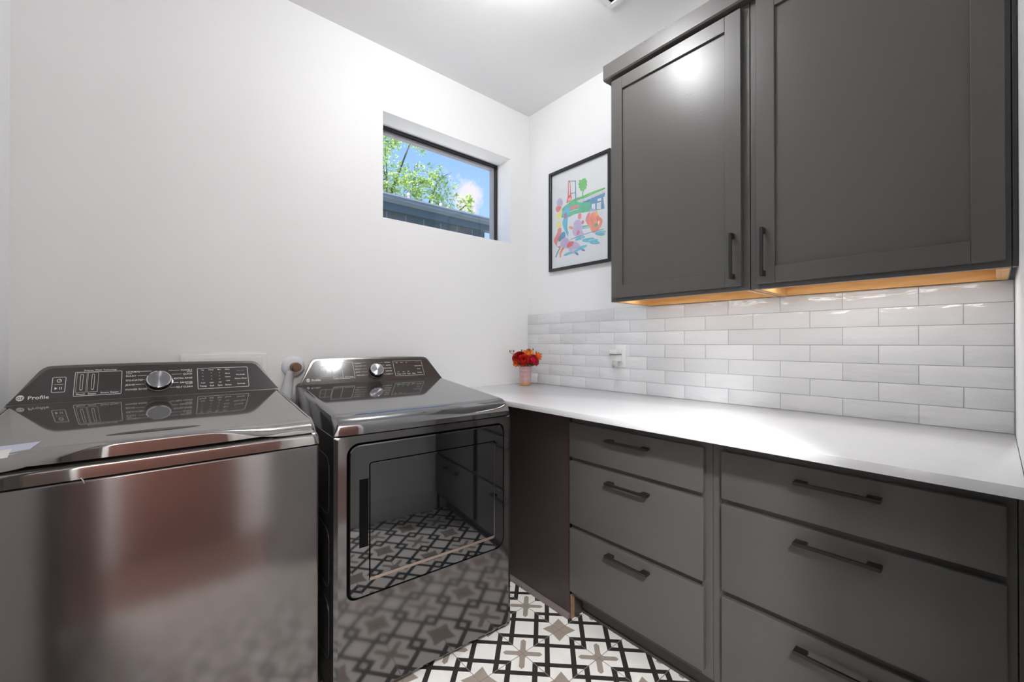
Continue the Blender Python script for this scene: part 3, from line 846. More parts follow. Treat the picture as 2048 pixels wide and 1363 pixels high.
for tz, xa in zip(rz, (.276, .281, .270, .269, .286)): flat_line(b, xa, tz, .300, tz, .0009, fd)
for tx, tz in zip(('TOWELS', 'QUICK', 'DELICATES', 'SANITIZE', 'WARM UP'), rz): L.append((tx, .4200, tz - .0028, .0066, 'RIGHT'))
for tz, xa in zip(rz, (.384, .390, .380, .381, .384)): flat_line(b, .366, tz, xa, tz, .0007, fd)
flat_rr(b, .4330, .5860, 1.008, 1.0800, .002, .0012, fd)
for i, x in enumerate((.452, .478, .503, .530)):
    L.append((('Temp', 'Level', 'Time', 'Alert')[i], x, 1.0150, .0072, 'CENTER'))
    if i < 3: L.append((('Low', 'Less', 'Off')[i], x, 1.0260, .0050, 'CENTER')); L.append((('High', 'More', 'On')[i], x, 1.0700, .0052, 'CENTER'))
L += [('Extended', .562, 1.0700, .0055, 'CENTER', 1), ('Reduce Static', .562, 1.0520, .0060, 'CENTER'), ('Damp', .562, 1.0370, .0060, 'CENTER'), ('Settings', .562, 1.0190, .0068, 'CENTER')]
text_mesh(b, L, fd)
split_build(b, ((.0935, 'brand_lettering'), (.1442, 'start_button_print'), (.2430, 'steam_panel_print'), (.33, 'cycle_lettering'), (.428, 'cycle_lettering'), (9, 'settings_panel_print')), [M_print, M_print2], con2)
b = MB(); badge(b, lambda x, z: fd(x, z, .0022), .0400, 1.0080, .0072)
bd = b.build('round_badge', M_print, con2, recalc=False)
b = MB(); text_mesh(b, [('GE', .0400, 1.0046, .0084, 'CENTER')], lambda x, z: fd(x, z, .0027)); b.build('monogram', M_console, bd, recalc=False)
# pressed ribs on the dryer side facing the washer
b = MB()
for k in range(3):
    z0 = .14 + k * .235; pts = rrect(.06, .60, z0, z0 + .19, .04, 6)
    b.tube([(-.0005, y, z) for y, z in pts + [pts[0]]], .0016, 6, cap=False)
b.build('side_ribs', M_side, DR, smooth=60)
for x in (.05, .636):
    for y in (.05, .63):
        MB().lathe([(0, 0), (.02, 0), (.02, .008), (.012, .010), (.012, .0265), (0, .0265)], Matrix.Translation((x, y, 0)), 20).build('levelling_foot', M_gap, DR, smooth=40)

# ------------------------------------------------------------------ things on the window wall
root = empty('plumbing_box', (-1.686, -0.001, 1.02)); tag(root, 'flat white plumbing access plate on the wall behind the washing machine', 'access plate')
put(MB().box((-1.831, -.010, .90), (-1.541, -.0008, 1.127), .003, 2).build('plate', M_trim, smooth=40), root, None)
put(MB().box((-1.815, -.0108, .915), (-1.557, -.0098, 1.112), .0004, 1).build('cover', M_wall), root, None)

root = empty('pipe_stub', (-1.436, -0.001, 1.066)); tag(root, 'brown pipe stub with white collar and sleeve on the wall between washer and dryer', 'pipe')
M90 = Matrix.Translation((0, 0, 0)) @ Matrix.Rotation(math.radians(90), 4, 'X')
MB().lathe([(.0, 0), (.047, 0), (.047, .006), (.043, .011), (.034, .016), (.022, .018), (.0, .018)], M90, 36).build('wall_collar', M_duct, root, smooth=60)
MB().lathe([(.0, .02), (.0185, .02), (.0185, .045), (.020, .046), (.020, .052), (.0175, .053), (.0175, .075), (.0, .075)], M90, 24).build('pipe', M_brass, root, smooth=40)
MB().tube([(-.014, -.016, -.02), (-.030, -.024, -.10), (-.044, -.027, -.22), (-.050, -.027, -.45), (-.050, -.027, -1.05)], [.015, .022, .026, .026, .026], 20).build('sleeve', M_duct, root, smooth=60)

# ------------------------------------------------------------------ outlet, air freshener
root = empty('wall_outlet', (-0.0092, -0.7335, 1.1035)); tag(root, 'white wall outlet plate on the tile backsplash', 'outlet')
MB().box((-.006, -.0355, -.0600), (0.0, .0355, .0600), .0025, 2).build('plate', M_outlet, root, smooth=40)
MB().box((-.0085, -.017, -.034), (-.0055, .017, .034), .001, 1).build('receptacle', M_trim, root)
for z in (-.021, .019):
    for y in (-.0065, .0065): MB().box((-.0088, y - .001, z - .003), (-.0084, y + .001, z + .006)).build('slot', M_pluggrey, root)
root = empty('air_freshener', (-0.0178, -0.7290, 1.0800)); tag(root, 'small white plug-in air freshener with clear oil bulb in the outlet', 'air freshener')
b = MB(); b.box((-.044, -.020, -.008), (-.0003, .020, .034), .006, 3); b.build('housing', M_plug, root, smooth=40)
b = MB(); b.box((-.058, -.024, .032), (-.004, .024, .056), .006, 3); b.build('vent_cap', M_plug, root, smooth=40)
MB().box((-.054, -.021, .0265), (-.006, .021, .0325)).build('vent_slot', M_pluggrey, root)
b = MB(); b.lathe([(0, -.040), (.012, -.040), (.017, -.034), (.018, -.022), (.014, -.008), (.010, -.004), (0, -.004)], Matrix.Translation((-.038, -.005, .002)), 24)
b.build('oil_bulb', pbr('frosted_oil_glass', (0.60, 0.60, 0.55), .12, trans=.35), root, smooth=60)

# ------------------------------------------------------------------ framed picture
PY0, PY1, PZ0, PZ1 = -0.2075, -0.675, 1.6185, 2.2385
root = empty('framed_picture', (-0.0008, (PY0 + PY1) / 2, (PZ0 + PZ1) / 2)); tag(root, 'black framed colourful print of poolside bathers on the wall beside the cabinets', 'picture')
b = MB(); fw_ = .0165
b.box((-.022, PY0 - fw_, PZ0), (-.0008, PY0, PZ1), .0015, 1); b.box((-.022, PY1, PZ0), (-.0008, PY1 + fw_, PZ1), .0015, 1)
b.box((-.022, PY1 + fw_, PZ0), (-.0008, PY0 - fw_, PZ0 + fw_), .0015, 1); b.box((-.022, PY1 + fw_, PZ1 - fw_), (-.0008, PY0 - fw_, PZ1), .0015, 1)
put(b.build('frame', M_frame), root, None)
IY0, IY1, IZ0, IZ1 = PY0 - fw_, PY1 + fw_, PZ0 + fw_, PZ1 - fw_
put(MB().box((-.006, IY1, IZ0), (-.0012, IY0, IZ1)).build('paper', pbr('print_paper', (.80, .82, .84), .5)), root, None)
ART = [('g2', [(0.124, 0.435), (0.195, 0.381), (0.284, 0.353), (0.362, 0.334), (0.447, 0.318), (0.549, 0.327), (0.674, 0.315), (0.795, 0.314), (0.895, 0.314), (0.941, 0.315), (0.941, 0.333), (0.795, 0.339), (0.549, 0.359), (0.512, 0.373), (0.265, 0.371), (0.176, 0.477), (0.135, 0.464)]), ('g1', [(0.165, 0.469), (0.205, 0.415), (0.265, 0.371), (0.362, 0.345), (0.438, 0.348), (0.512, 0.378), (0.692, 0.406), (0.709, 0.501), (0.549, 0.485), (0.401, 0.481), (0.343, 0.493), (0.246, 0.488)]), ('g3', [(0.531, 0.387), (0.709, 0.409), (0.701, 0.5), (0.54, 0.488)]), ('lav', [(0.457, 0.352), (0.692, 0.349), (0.941, 0.343), (0.941, 0.373), (0.692, 0.377), (0.549, 0.385)]), ('b3', [(0.549, 0.385), (0.941, 0.365), (0.931, 0.401), (0.692, 0.408)]), ('b3', [(0.7, 0.408), (0.908, 0.401), (0.931, 0.515), (0.709, 0.501)]), ('w', [(0.723, 0.434), (0.781, 0.435), (0.781, 0.496), (0.723, 0.492)]), ('w', [(0.808, 0.44), (0.875, 0.44), (0.875, 0.508), (0.808, 0.5)]), ('w', [(0.82, 0.401), (0.878, 0.402), (0.878, 0.428), (0.82, 0.426)]), ('b2', [(0.437, 0.14), (0.452, 0.141), (0.457, 0.352), (0.438, 0.354)]), ('b2', [(0.341, 0.12), (0.446, 0.143), (0.446, 0.152), (0.341, 0.127)]), ('b2', [(0.361, 0.253), (0.447, 0.259), (0.447, 0.266), (0.361, 0.262)]), ('r1', [(0.306, 0.117), (0.33, 0.111), (0.353, 0.129), (0.361, 0.269), (0.396, 0.325), (0.288, 0.345), (0.276, 0.335), (0.307, 0.27)]), ('w', [(0.322, 0.134), (0.34, 0.137), (0.344, 0.261), (0.325, 0.273)]), ('pk', [(0.313, 0.298), (0.362, 0.297), (0.381, 0.318), (0.308, 0.331)]), ('g2', [(0.497, 0.158), (0.521, 0.147), (0.548, 0.164), (0.575, 0.146), (0.593, 0.158), (0.617, 0.148), (0.629, 0.176), (0.652, 0.192), (0.638, 0.209), (0.653, 0.233), (0.629, 0.239), (0.642, 0.262), (0.603, 0.262), (0.585, 0.287), (0.558, 0.266), (0.53, 0.271), (0.526, 0.238), (0.497, 0.227), (0.515, 0.21), (0.489, 0.188), (0.512, 0.177)]), ('g3', [(0.563, 0.272), (0.578, 0.275), (0.578, 0.333), (0.56, 0.331)]), ('pu', [(0.093, 0.295), (0.113, 0.266), (0.164, 0.262), (0.204, 0.288), (0.217, 0.329), (0.189, 0.357), (0.134, 0.353), (0.095, 0.329)]), ('r2', [(0.078, 0.338), (0.124, 0.337), (0.195, 0.358), (0.175, 0.388), (0.114, 0.411), (0.072, 0.381)]), ('y1', [(0.083, 0.417), (0.165, 0.408), (0.195, 0.381), (0.209, 0.427), (0.166, 0.486), (0.094, 0.48)]), ('y1', [(0.094, 0.508), (0.176, 0.504), (0.186, 0.566), (0.126, 0.58), (0.084, 0.551)]), ('b1', [(0.215, 0.406), (0.265, 0.371), (0.333, 0.383), (0.347, 0.44), (0.305, 0.487), (0.301, 0.551), (0.29, 0.593), (0.321, 0.662), (0.306, 0.698), (0.276, 0.656), (0.227, 0.594), (0.196, 0.524), (0.236, 0.486), (0.196, 0.447)]), ('r1', [(0.23, 0.447), (0.281, 0.445), (0.295, 0.485), (0.256, 0.5), (0.23, 0.48)]), ('r2', [(0.333, 0.405), (0.381, 0.392), (0.438, 0.391), (0.503, 0.401), (0.503, 0.424), (0.4, 0.425), (0.343, 0.423)]), ('pu', [(0.411, 0.568), (0.457, 0.543), (0.522, 0.548), (0.559, 0.591), (0.55, 0.663), (0.601, 0.711), (0.532, 0.723), (0.44, 0.716), (0.383, 0.66), (0.411, 0.621)]), ('r2', [(0.485, 0.511), (0.498, 0.489), (0.535, 0.487), (0.553, 0.511), (0.542, 0.552), (0.491, 0.54)]), ('r1', [(0.467, 0.667), (0.504, 0.656), (0.523, 0.669), (0.495, 0.707), (0.462, 0.698)]), ('r1', [(0.55, 0.579), (0.577, 0.562), (0.604, 0.587), (0.577, 0.609), (0.55, 0.6)]), ('or', [(0.315, 0.586), (0.382, 0.594), (0.411, 0.621), (0.373, 0.632), (0.321, 0.603)]), ('or', [(0.689, 0.549), (0.727, 0.515), (0.795, 0.526), (0.845, 0.575), (0.908, 0.62), (0.879, 0.67), (0.829, 0.703), (0.753, 0.727), (0.718, 0.697), (0.684, 0.641), (0.622, 0.6), (0.689, 0.595)]), ('w', [(0.822, 0.621), (0.854, 0.611), (0.849, 0.647), (0.826, 0.65)]), ('g1', [(0.761, 0.642), (0.812, 0.63), (0.817, 0.661), (0.778, 0.665)]), ('r2', [(0.622, 0.559), (0.657, 0.513), (0.709, 0.501), (0.692, 0.55), (0.683, 0.6), (0.622, 0.6)]), ('y2', [(0.778, 0.513), (0.812, 0.509), (0.829, 0.547), (0.804, 0.563)]), ('pu', [(0.709, 0.491), (0.735, 0.475), (0.769, 0.491), (0.787, 0.515), (0.735, 0.511)]), ('b2', [(0.345, 0.725), (0.55, 0.71), (0.727, 0.703), (0.941, 0.704), (0.941, 0.709), (0.727, 0.709), (0.55, 0.717), (0.345, 0.732)]), ('b1', [(0.421, 0.745), (0.495, 0.723), (0.604, 0.727), (0.622, 0.745), (0.55, 0.755), (0.458, 0.755)]), ('b1', [(0.541, 0.766), (0.64, 0.753), (0.762, 0.764), (0.77, 0.78), (0.846, 0.797), (0.796, 0.804), (0.866, 0.825), (0.846, 0.837), (0.71, 0.823), (0.693, 0.801), (0.605, 0.79)]), ('b1', [(0.77, 0.725), (0.829, 0.713), (0.944, 0.724), (0.957, 0.741), (0.895, 0.737), (0.947, 0.759), (0.895, 0.767), (0.795, 0.746)]), ('r2', [(0.023, 0.688), (0.105, 0.632), (0.115, 0.578), (0.176, 0.576), (0.191, 0.611), (0.157, 0.672), (0.086, 0.741), (0.106, 0.777), (0.157, 0.761), (0.178, 0.796), (0.117, 0.783), (0.065, 0.738)]), ('b2', [(0.116, 0.7), (0.167, 0.641), (0.237, 0.623), (0.266, 0.655), (0.257, 0.697), (0.197, 0.7), (0.147, 0.726)]), ('pu', [(0.167, 0.729), (0.237, 0.694), (0.306, 0.703), (0.325, 0.738), (0.421, 0.756), (0.496, 0.781), (0.542, 0.829), (0.477, 0.831), (0.365, 0.84), (0.297, 0.81), (0.198, 0.788), (0.157, 0.761)]), ('r1', [(0.277, 0.792), (0.316, 0.748), (0.421, 0.753), (0.402, 0.791), (0.316, 0.813)]), ('or', [(0.198, 0.788), (0.258, 0.795), (0.178, 0.84), (0.179, 0.895), (0.148, 0.892), (0.148, 0.837)]), ('b1', [(0.212, 0.877), (0.287, 0.852), (0.422, 0.857), (0.532, 0.817), (0.649, 0.819), (0.649, 0.839), (0.551, 0.851), (0.44, 0.875), (0.346, 0.875), (0.268, 0.888)]), ('pu', [(0.364, 0.829), (0.422, 0.857), (0.487, 0.896), (0.459, 0.898), (0.384, 0.863), (0.307, 0.833)]), ('b2', [(0.422, 0.862), (0.487, 0.88), (0.505, 0.91), (0.459, 0.898)]), ('b2', [(0.523, 0.837), (0.605, 0.862), (0.616, 0.879), (0.56, 0.87)]), ('b3', [(0.582, 0.377), (0.592, 0.377), (0.621, 0.393), (0.61, 0.394)]), ('b3', [(0.648, 0.377), (0.66, 0.376), (0.695, 0.394), (0.681, 0.396)]), ('b3', [(0.718, 0.373), (0.731, 0.372), (0.768, 0.393), (0.752, 0.394)]), ('b3', [(0.786, 0.369), (0.8, 0.368), (0.839, 0.39), (0.823, 0.391)]), ('b3', [(0.854, 0.365), (0.867, 0.364), (0.908, 0.387), (0.893, 0.388)]), ('w', [(0.343, 0.439), (0.419, 0.433), (0.509, 0.44), (0.509, 0.444), (0.423, 0.439), (0.347, 0.445)]), ('g3', [(0.559, 0.622), (0.675, 0.631), (0.675, 0.642), (0.559, 0.635)]), ('b1', [(0.559, 0.643), (0.689, 0.652), (0.689, 0.66), (0.561, 0.654)]), ('pu', [(0.55, 0.694), (0.601, 0.713), (0.586, 0.725), (0.536, 0.711)]), ('w', [(0.541, 0.74), (0.604, 0.741), (0.608, 0.747), (0.547, 0.746)]), ('w', [(0.675, 0.778), (0.779, 0.784), (0.782, 0.79), (0.679, 0.785)]), ('w', [(0.829, 0.726), (0.912, 0.73), (0.913, 0.735), (0.832, 0.731)]), ('r1', [(0.124, 0.355), (0.165, 0.355), (0.177, 0.377), (0.136, 0.379)]), ('b2', [(0.269, 0.437), (0.289, 0.43), (0.289, 0.473), (0.269, 0.486)]), ('r1', [(0.702, 0.557), (0.713, 0.556), (0.735, 0.618), (0.725, 0.619)]), ('r1', [(0.804, 0.568), (0.812, 0.567), (0.829, 0.622), (0.82, 0.623)]), ('b2', [(0.066, 0.883), (0.097, 0.831), (0.158, 0.783), (0.168, 0.79), (0.111, 0.838), (0.083, 0.885)])]
cols = dict(g1=(.03, .50, .22), g2=(.06, .50, .06), g3=(.02, .42, .20), lav=(.66, .66, .80), b1=(.05, .48, .66), b2=(.02, .22, .42), b3=(.04, .28, .50), w=(.80, .84, .88), pk=(.85, .42, .40), r1=(.70, .06, .06), r2=(.78, .16, .15), pu=(.52, .42, .66), y1=(.85, .78, .14), y2=(.88, .60, .12), **{'or': (.86, .22, .08)})
names = list(cols)
b = MB()
def soften(p):
    for _ in range(2):
        p = [q for i in range(len(p)) for q in ((p[i][0] * .75 + p[(i + 1) % len(p)][0] * .25, p[i][1] * .75 + p[(i + 1) % len(p)][1] * .25), (p[i][0] * .25 + p[(i + 1) % len(p)][0] * .75, p[i][1] * .25 + p[(i + 1) % len(p)][1] * .75))]
    return p
for i, (c, pts) in enumerate(ART):
    if c not in ('w', 'lav', 'b3') and len(pts) > 4: pts = soften(pts)
    b.mi = names.index(c)
    f = b.bm.faces.new([b.bm.verts.new((-.0064 - i * .00003, IY0 + (IY1 - IY0) * u, IZ1 + (IZ0 - IZ1) * v)) for u, v in pts]); f.material_index = b.mi
b.bm.normal_update()
bmesh.ops.triangulate(b.bm, faces=list(b.bm.faces), ngon_method='EAR_CLIP')
put(b.build('artwork', [pbr('ink_' + k, tuple(c_ * .80 + .16 for c_ in v), .6, var=(45, .2)) for k, v in cols.items()], recalc=False), root, None)
b = MB(); b.mi = 0
letters = [('A', .345, .180), ('U', .345, .208), ('S', .345, .236), ('T', .345, .264), ('I', .345, .292), ('N', .345, .320)]
put(MB().box((-.0150, IY1, IZ0), (-.0140, IY0, IZ1)).build('glass', M_pane), root, None)
b.bm.free()

# ------------------------------------------------------------------ ceiling vent and lamps
root = empty('ceiling_vent', (-0.334 - .13, -0.905 - .18, CEIL - .0005)); tag(root, 'white louvred ceiling vent at the top edge of the photo', 'vent')
b = MB(); W2, H2 = .13, .18; fwd_ = .026
for a, c in (((-W2, -H2, -.008), (-W2 + fwd_, H2, 0)), ((W2 - fwd_, -H2, -.008), (W2, H2, 0)), ((-W2 + fwd_, -H2, -.008), (W2 - fwd_, -H2 + fwd_, 0)), ((-W2 + fwd_, H2 - fwd_, -.008), (W2 - fwd_, H2, 0))): b.box(a, c, .002, 1)
b.build('frame', M_trim, root)
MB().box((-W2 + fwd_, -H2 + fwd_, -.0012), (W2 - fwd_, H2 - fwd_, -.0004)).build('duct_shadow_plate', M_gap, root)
for k in range(10):
    x = -W2 + fwd_ + .010 + k * .0175
    b = MB(); b.prism([(x, -H2 + fwd_, -.0025), (x + .009, -H2 + fwd_, -.0075), (x + .0105, -H2 + fwd_, -.0070), (x + .0015, -H2 + fwd_, -.0020)], (0, 2 * (H2 - fwd_), 0)); b.build('louvre', M_trim, root)
root = empty('globe_ceiling_light', (CAN[0], CAN[1], CEIL)); tag(root, 'glowing white globe light on the ceiling between dryer and cabinets', 'ceiling light')
MB().lathe([(0, -.0005), (.062, -.0005), (.062, -.006), (.030, -.010), (.022, -.014), (0, -.014)], None, 40).build('canopy', M_trim, root, smooth=40)
MB().lathe([(.018, -.0142)] + [(.066 * math.sin(a), -.0785 + .066 * math.cos(a)) for a in [math.radians(x) for x in range(18, 180, 9)]] + [(0, -.1445)], None, 40).build('globe', M_dome, root, smooth=80)
root = empty('added_hall_light', (HALL[0], HALL[1], CEIL)); tag(root, 'added round fill light on the hallway ceiling behind the doorway', 'ceiling light')  # unseen fixture added around the hall fill light
MB().lathe([(.14, -.0005), (.14, -.009), (.17, -.006), (.17, -.0005)], None, 40).build('trim_ring', M_trim, root, smooth=40)
MB().lathe([(0, -.0030), (.14, -.0030), (.14, -.0010), (0, -.0010)], None, 40).build('diffuser', M_fill_lamp, root, smooth=40)

# ------------------------------------------------------------------ vase and flowers
VC = Vector((-0.168, -0.150, ZC))
root = empty('glass_vase', VC); tag(root, 'small ribbed pink glass vase with an amber foot on the countertop corner', 'vase')
mg = pbr('pink_glass', (.97, .66, .68), .06, ior=1.45, trans=.60)
ma_ = pbr('amber_glass', (.95, .46, .16), .08, ior=1.45, trans=.55)
prof_o = [(0, .003), (.030, .003), (.034, .006), (.0355, .012), (.036, .018)]
prof2 = [(.036, .018), (.0365, .036), (.038, .040), (.0365, .044), (.0365, .062), (.0385, .066), (.0368, .070), (.0368, .088), (.0388, .092), (.037, .096), (.0375, .116), (.0385, .119), (.0370, .1195), (.0345, .117), (.0340, .020), (0, .018)]
MB().lathe([(0, 0.0004)] + prof_o + [(.033, .0185), (0, .0185)], None, 40).build('amber_foot', ma_, root, smooth=50)
MB().lathe([(.0358, .0188), ] + prof2[1:-1] + [(.0338, .0200), (0, .0192)], None, 40).build('vase_body', mg, root, smooth=50)

def petal(bm, M, L, W, cup, curl, n=5, mi=0):
    P = []
    for i in range(n + 1):
        u = i / n
        row = []
        for j in range(-3, 4):
            v = j / 3
            w = W * math.sin(math.pi * min(u * .62 + .12, .86)) ** .8
            x = v * w; y = cup * (1 - v * v) * -1 * math.sin(u * 2.2) - curl * u * u
            z = L * u - .12 * L * v * v * u
            row.append(M @ Vector((x, -y, z)))
        P.append(row)
    V = [[bm.verts.new(p) for p in r] for r in P]
    for i in range(n):
        for j in range(6):
            f = bm.faces.new([V[i][j], V[i + 1][j], V[i + 1][j + 1], V[i][j + 1]]); f.material_index = mi
def petal_mat(name, c, c2):
    m, t, bb = new_mat(name)
    n = t.nodes.new('ShaderNodeTexNoise'); n.inputs['Scale'].default_value = 60
    tcn = t.nodes.new('ShaderNodeTexCoord'); t.links.new(tcn.outputs['Object'], n.inputs['Vector'])
    r = t.nodes.new('ShaderNodeValToRGB'); r.color_ramp.elements[0].position = .38; r.color_ramp.elements[1].position = .62
    r.color_ramp.elements[0].color = (*c, 1); r.color_ramp.elements[1].color = (*c2, 1)
    t.links.new(n.outputs[0], r.inputs[0]); t.links.new(r.outputs[0], bb.inputs['Base Color']); bb.inputs['Roughness'].default_value = .45
    return m
MR1 = petal_mat('dark_red_petal', (.42, .008, .012), (.60, .02, .03)); MR2 = petal_mat('bright_red_petal', (.72, .02, .015), (.86, .06, .04))
MR3 = petal_mat('crimson_petal', (.60, .01, .05), (.78, .03, .10)); MO1 = petal_mat('orange_petal', (.90, .25, .04), (.95, .45, .12)); MO2 = petal_mat('deep_orange_petal', (.88, .14, .02), (.95, .30, .06))
MGr = pbr('stem_green', (.06, .13, .03), .5); MGr2 = pbr('olive_leaf', (.20, .22, .04), .5); MBud = pbr('brown_bud', (.10, .05, .03), .6)
def flower(name, label, cat, group, off, d, R, mat, kind):
    """off: head centre relative to the vase base; d: facing direction; R: head radius"""
    random.seed(hash(label) % 1 + int(R * 1e5) + int(off[0] * 1e4) * 7)
    head = VC + Vector(off); root = empty(name, head); tag(root, label, cat, group)
    d = Vector(d).normalized(); Q = d.to_track_quat('Z', 'Y').to_matrix().to_4x4()
    b = MB()
    if kind == 'rose':
        for ring_, (cnt, tilt, L, W, r0) in enumerate(((3, 2, .85, .42, .05), (4, 10, .9, .50, .12), (5, 22, .95, .58, .20), (6, 40, 1.0, .66, .28), (7, 64, 1.0, .70, .30))):
            for k in range(cnt):
                a = 2 * math.pi * k / cnt + ring_ * .7 + random.uniform(-.1, .1)
                M = Q @ Matrix.Translation((0, 0, -R * .55)) @ Matrix.Rotation(a, 4, 'Z') @ Matrix.Translation((0, -R * r0, 0)) @ Matrix.Rotation(math.radians(tilt + random.uniform(-5, 5)), 4, 'X')
                petal(b.bm, M, R * L, R * W, -R * .28, R * .12)
    else:
        for ring_, (cnt, tilt, L, W) in enumerate(((4, 25, .8, .26), (6, 48, 1.0, .34), (6, 72, 1.05, .36))):
            for k in range(cnt):
                a = 2 * math.pi * k / cnt + ring_ * .5 + random.uniform(-.15, .15)
                M = Q @ Matrix.Translation((0, 0, -R * .35)) @ Matrix.Rotation(a, 4, 'Z') @ Matrix.Rotation(math.radians(tilt + random.uniform(-9, 9)), 4, 'X')
                petal(b.bm, M, R * L, R * W, -R * .10, R * .25)
    b.build('petals', mat, root, smooth=180, recalc=False)
    if kind != 'rose':
        b = MB()
        for k in range(5):
            a = k * 1.256; tip = Q @ Vector((R * .16 * math.cos(a), R * .16 * math.sin(a), R * .70)); b.tube([Q @ Vector((0, 0, -R * .1)), tip], [.0005, .0004], 5); b.box(tip - Vector((.0012, .0012, .0010)), tip + Vector((.0012, .0012, .0016)))
        b.build('stamens', MBud, root)
    b = MB(); base = Vector((-off[0] * .70 + random.uniform(-.008, .008) - 0 * off[0], -off[1] * .70, .030 - off[2]))
    base.x = max(-.022 - off[0], min(.022 - off[0], base.x)); base.y = max(-.022 - off[1], min(.022 - off[1], base.y))
    neck = Vector((max(-.02, min(.02, off[0] * .4)) - off[0], max(-.02, min(.02, off[1] * .4)) - off[1], .118 - off[2]))
    b.tube([base, neck, Q @ Vector((0, 0, -R * .4))], [.0017, .0016, .0015], 6); b.build('stem', MGr, root, smooth=60)
    b = MB()
    for k in range(3):
        a = 2.1 * k + random.random(); M = Q @ Matrix.Translation((0, 0, -R * .55)) @ Matrix.Rotation(a, 4, 'Z') @ Matrix.Rotation(math.radians(95 + random.uniform(-15, 25)), 4, 'X')
        petal(b.bm, M, R * .95, R * .20, 0, R * .15)
    b.build('leaves', MGr2 if kind != 'rose' else MGr, root, smooth=180, recalc=False)
    return root
# right = (0.76,-0.65,0) in the photo; towards the viewer = (-0.65,-0.76,0)
def RV(r, v, z): return (0.76 * r - 0.65 * v, -0.65 * r - 0.76 * v, z)
flower('rose', 'dark red rose at the left of the bouquet', 'flower', 'roses in the pink vase', RV(-.034, .012, .176), (-.75, -.65, .75), .040, MR1, 'rose')
flower('rose', 'bright red rose at the front centre of the bouquet', 'flower', 'roses in the pink vase', RV(-.010, .036, .161), (-.6, -.76, .35), .032, MR2, 'rose')
flower('rose', 'crimson rose at the right of the bouquet', 'flower', 'roses in the pink vase', RV(.055, .016, .163), (.1, -.95, .55), .034, MR3, 'rose')
flower('carnation', 'small crimson bloom hanging low at the right of the bouquet', 'flower', 'small blooms in the pink vase', RV(.068, .020, .138), (.3, -.9, -.1), .019, MR3, 'lily')
flower('lily', 'light orange lily at the top centre of the bouquet', 'flower', 'orange flowers in the pink vase', RV(.020, .005, .200), (-.25, -.7, .9), .038, MO1, 'lily')
flower('lily', 'deep orange lily at the far right of the bouquet', 'flower', 'orange flowers in the pink vase', RV(.078, -.004, .182), (.55, -.75, .6), .037, MO2, 'lily')
flower('lily', 'small orange flower low at the left of the bouquet', 'flower', 'orange flowers in the pink vase', RV(-.055, .022, .142), (-.9, -.35, -.05), .028, MO2, 'lily')
flower('rose', 'deep red rose low behind the bright red rose, at the bouquet centre', 'flower', 'roses in the pink vase', RV(.022, .010, .160), (.0, -.7, .7), .030, MR1, 'rose')
flower('carnation', 'small dark red bloom at the far left of the bouquet', 'flower', 'small blooms in the pink vase', RV(-.062, .014, .166), (-.9, -.3, .2), .022, MR1, 'lily')
def sprig(label, tip, n):
    root = empty('bud_sprig', VC + Vector(RV(0, 0, .118))); tag(root, label, 'sprig', 'bud sprigs in the pink vase')
    T = Vector(tip) - Vector(RV(0, 0, .118))
    b = MB(); b.tube([(0, 0, -.06), (0, 0, 0), T * .5 + Vector((0, 0, .006)), T * .85], [.0013, .0012, .001, .0009], 6); b.build('stem', MO1, root)
    for k in range(n):
        e = T + Vector(RV((k - (n - 1) / 2) * .012, 0, random.uniform(-.004, .004)))
        st_ = MB(); st_.tube([T * .85, (T * .85 + e) / 2, e], [.0009, .0011, .0012], 6); st_.lathe([(0, 0), (.003, .003), (.0034, .008), (.0022, .013), (0, .015)], Matrix.Translation(e), 8)
        st_.build('bud', MO1 if k % 2 else MBud, root, smooth=60)
sprig('orange bud sprig reaching up at the far left of the bouquet', RV(-.083, .012, .203), 3)
sprig('short green bud sprig standing up behind the dark red rose', RV(-.022, -.004, .212), 1)
sprig('dark tipped bud sprig above the light orange lily', RV(.036, -.002, .218), 3)

for k, (rr_, vv, aa, lab) in enumerate(((-.030, .030, 2.2, 'dark green leaf sprig over the vase rim at the left, under the dark red rose'), (.012, .040, 3.3, 'dark green leaf sprig over the vase rim below the bright red rose'), (.044, .024, 4.4, 'olive leaf sprig over the vase rim at the right, under the crimson rose'))):
    root = empty('leaf_sprig', VC + Vector(RV(rr_ * .5, vv * .5, .120))); tag(root, lab, 'sprig', 'leaf sprigs in the pink vase')
    T = Vector(RV(rr_ * .5, vv * .45, .008)); b = MB(); b.tube([(0, 0, -.05), (0, 0, 0), T], [.0014, .0013, .001], 6); b.build('stem', MGr, root, smooth=60)
    b = MB(); random.seed(k + 5)
    for j in range(6):
        dvec = (Vector(RV(rr_, vv, .012)).normalized() + Vector((random.uniform(-.6, .6), random.uniform(-.6, .6), random.uniform(-.3, .5)))).normalized()
        M = Matrix.Translation(T * (.35 + .1 * j)) @ dvec.to_track_quat('Z', 'Y').to_matrix().to_4x4() @ Matrix.Rotation(random.uniform(0, 6.28), 4, 'Z')
        petal(b.bm, M, random.uniform(.020, .028), .0065, .002, .003)
    b.build('leaves', MGr2 if k == 2 else MGr, root, smooth=180, recalc=False)

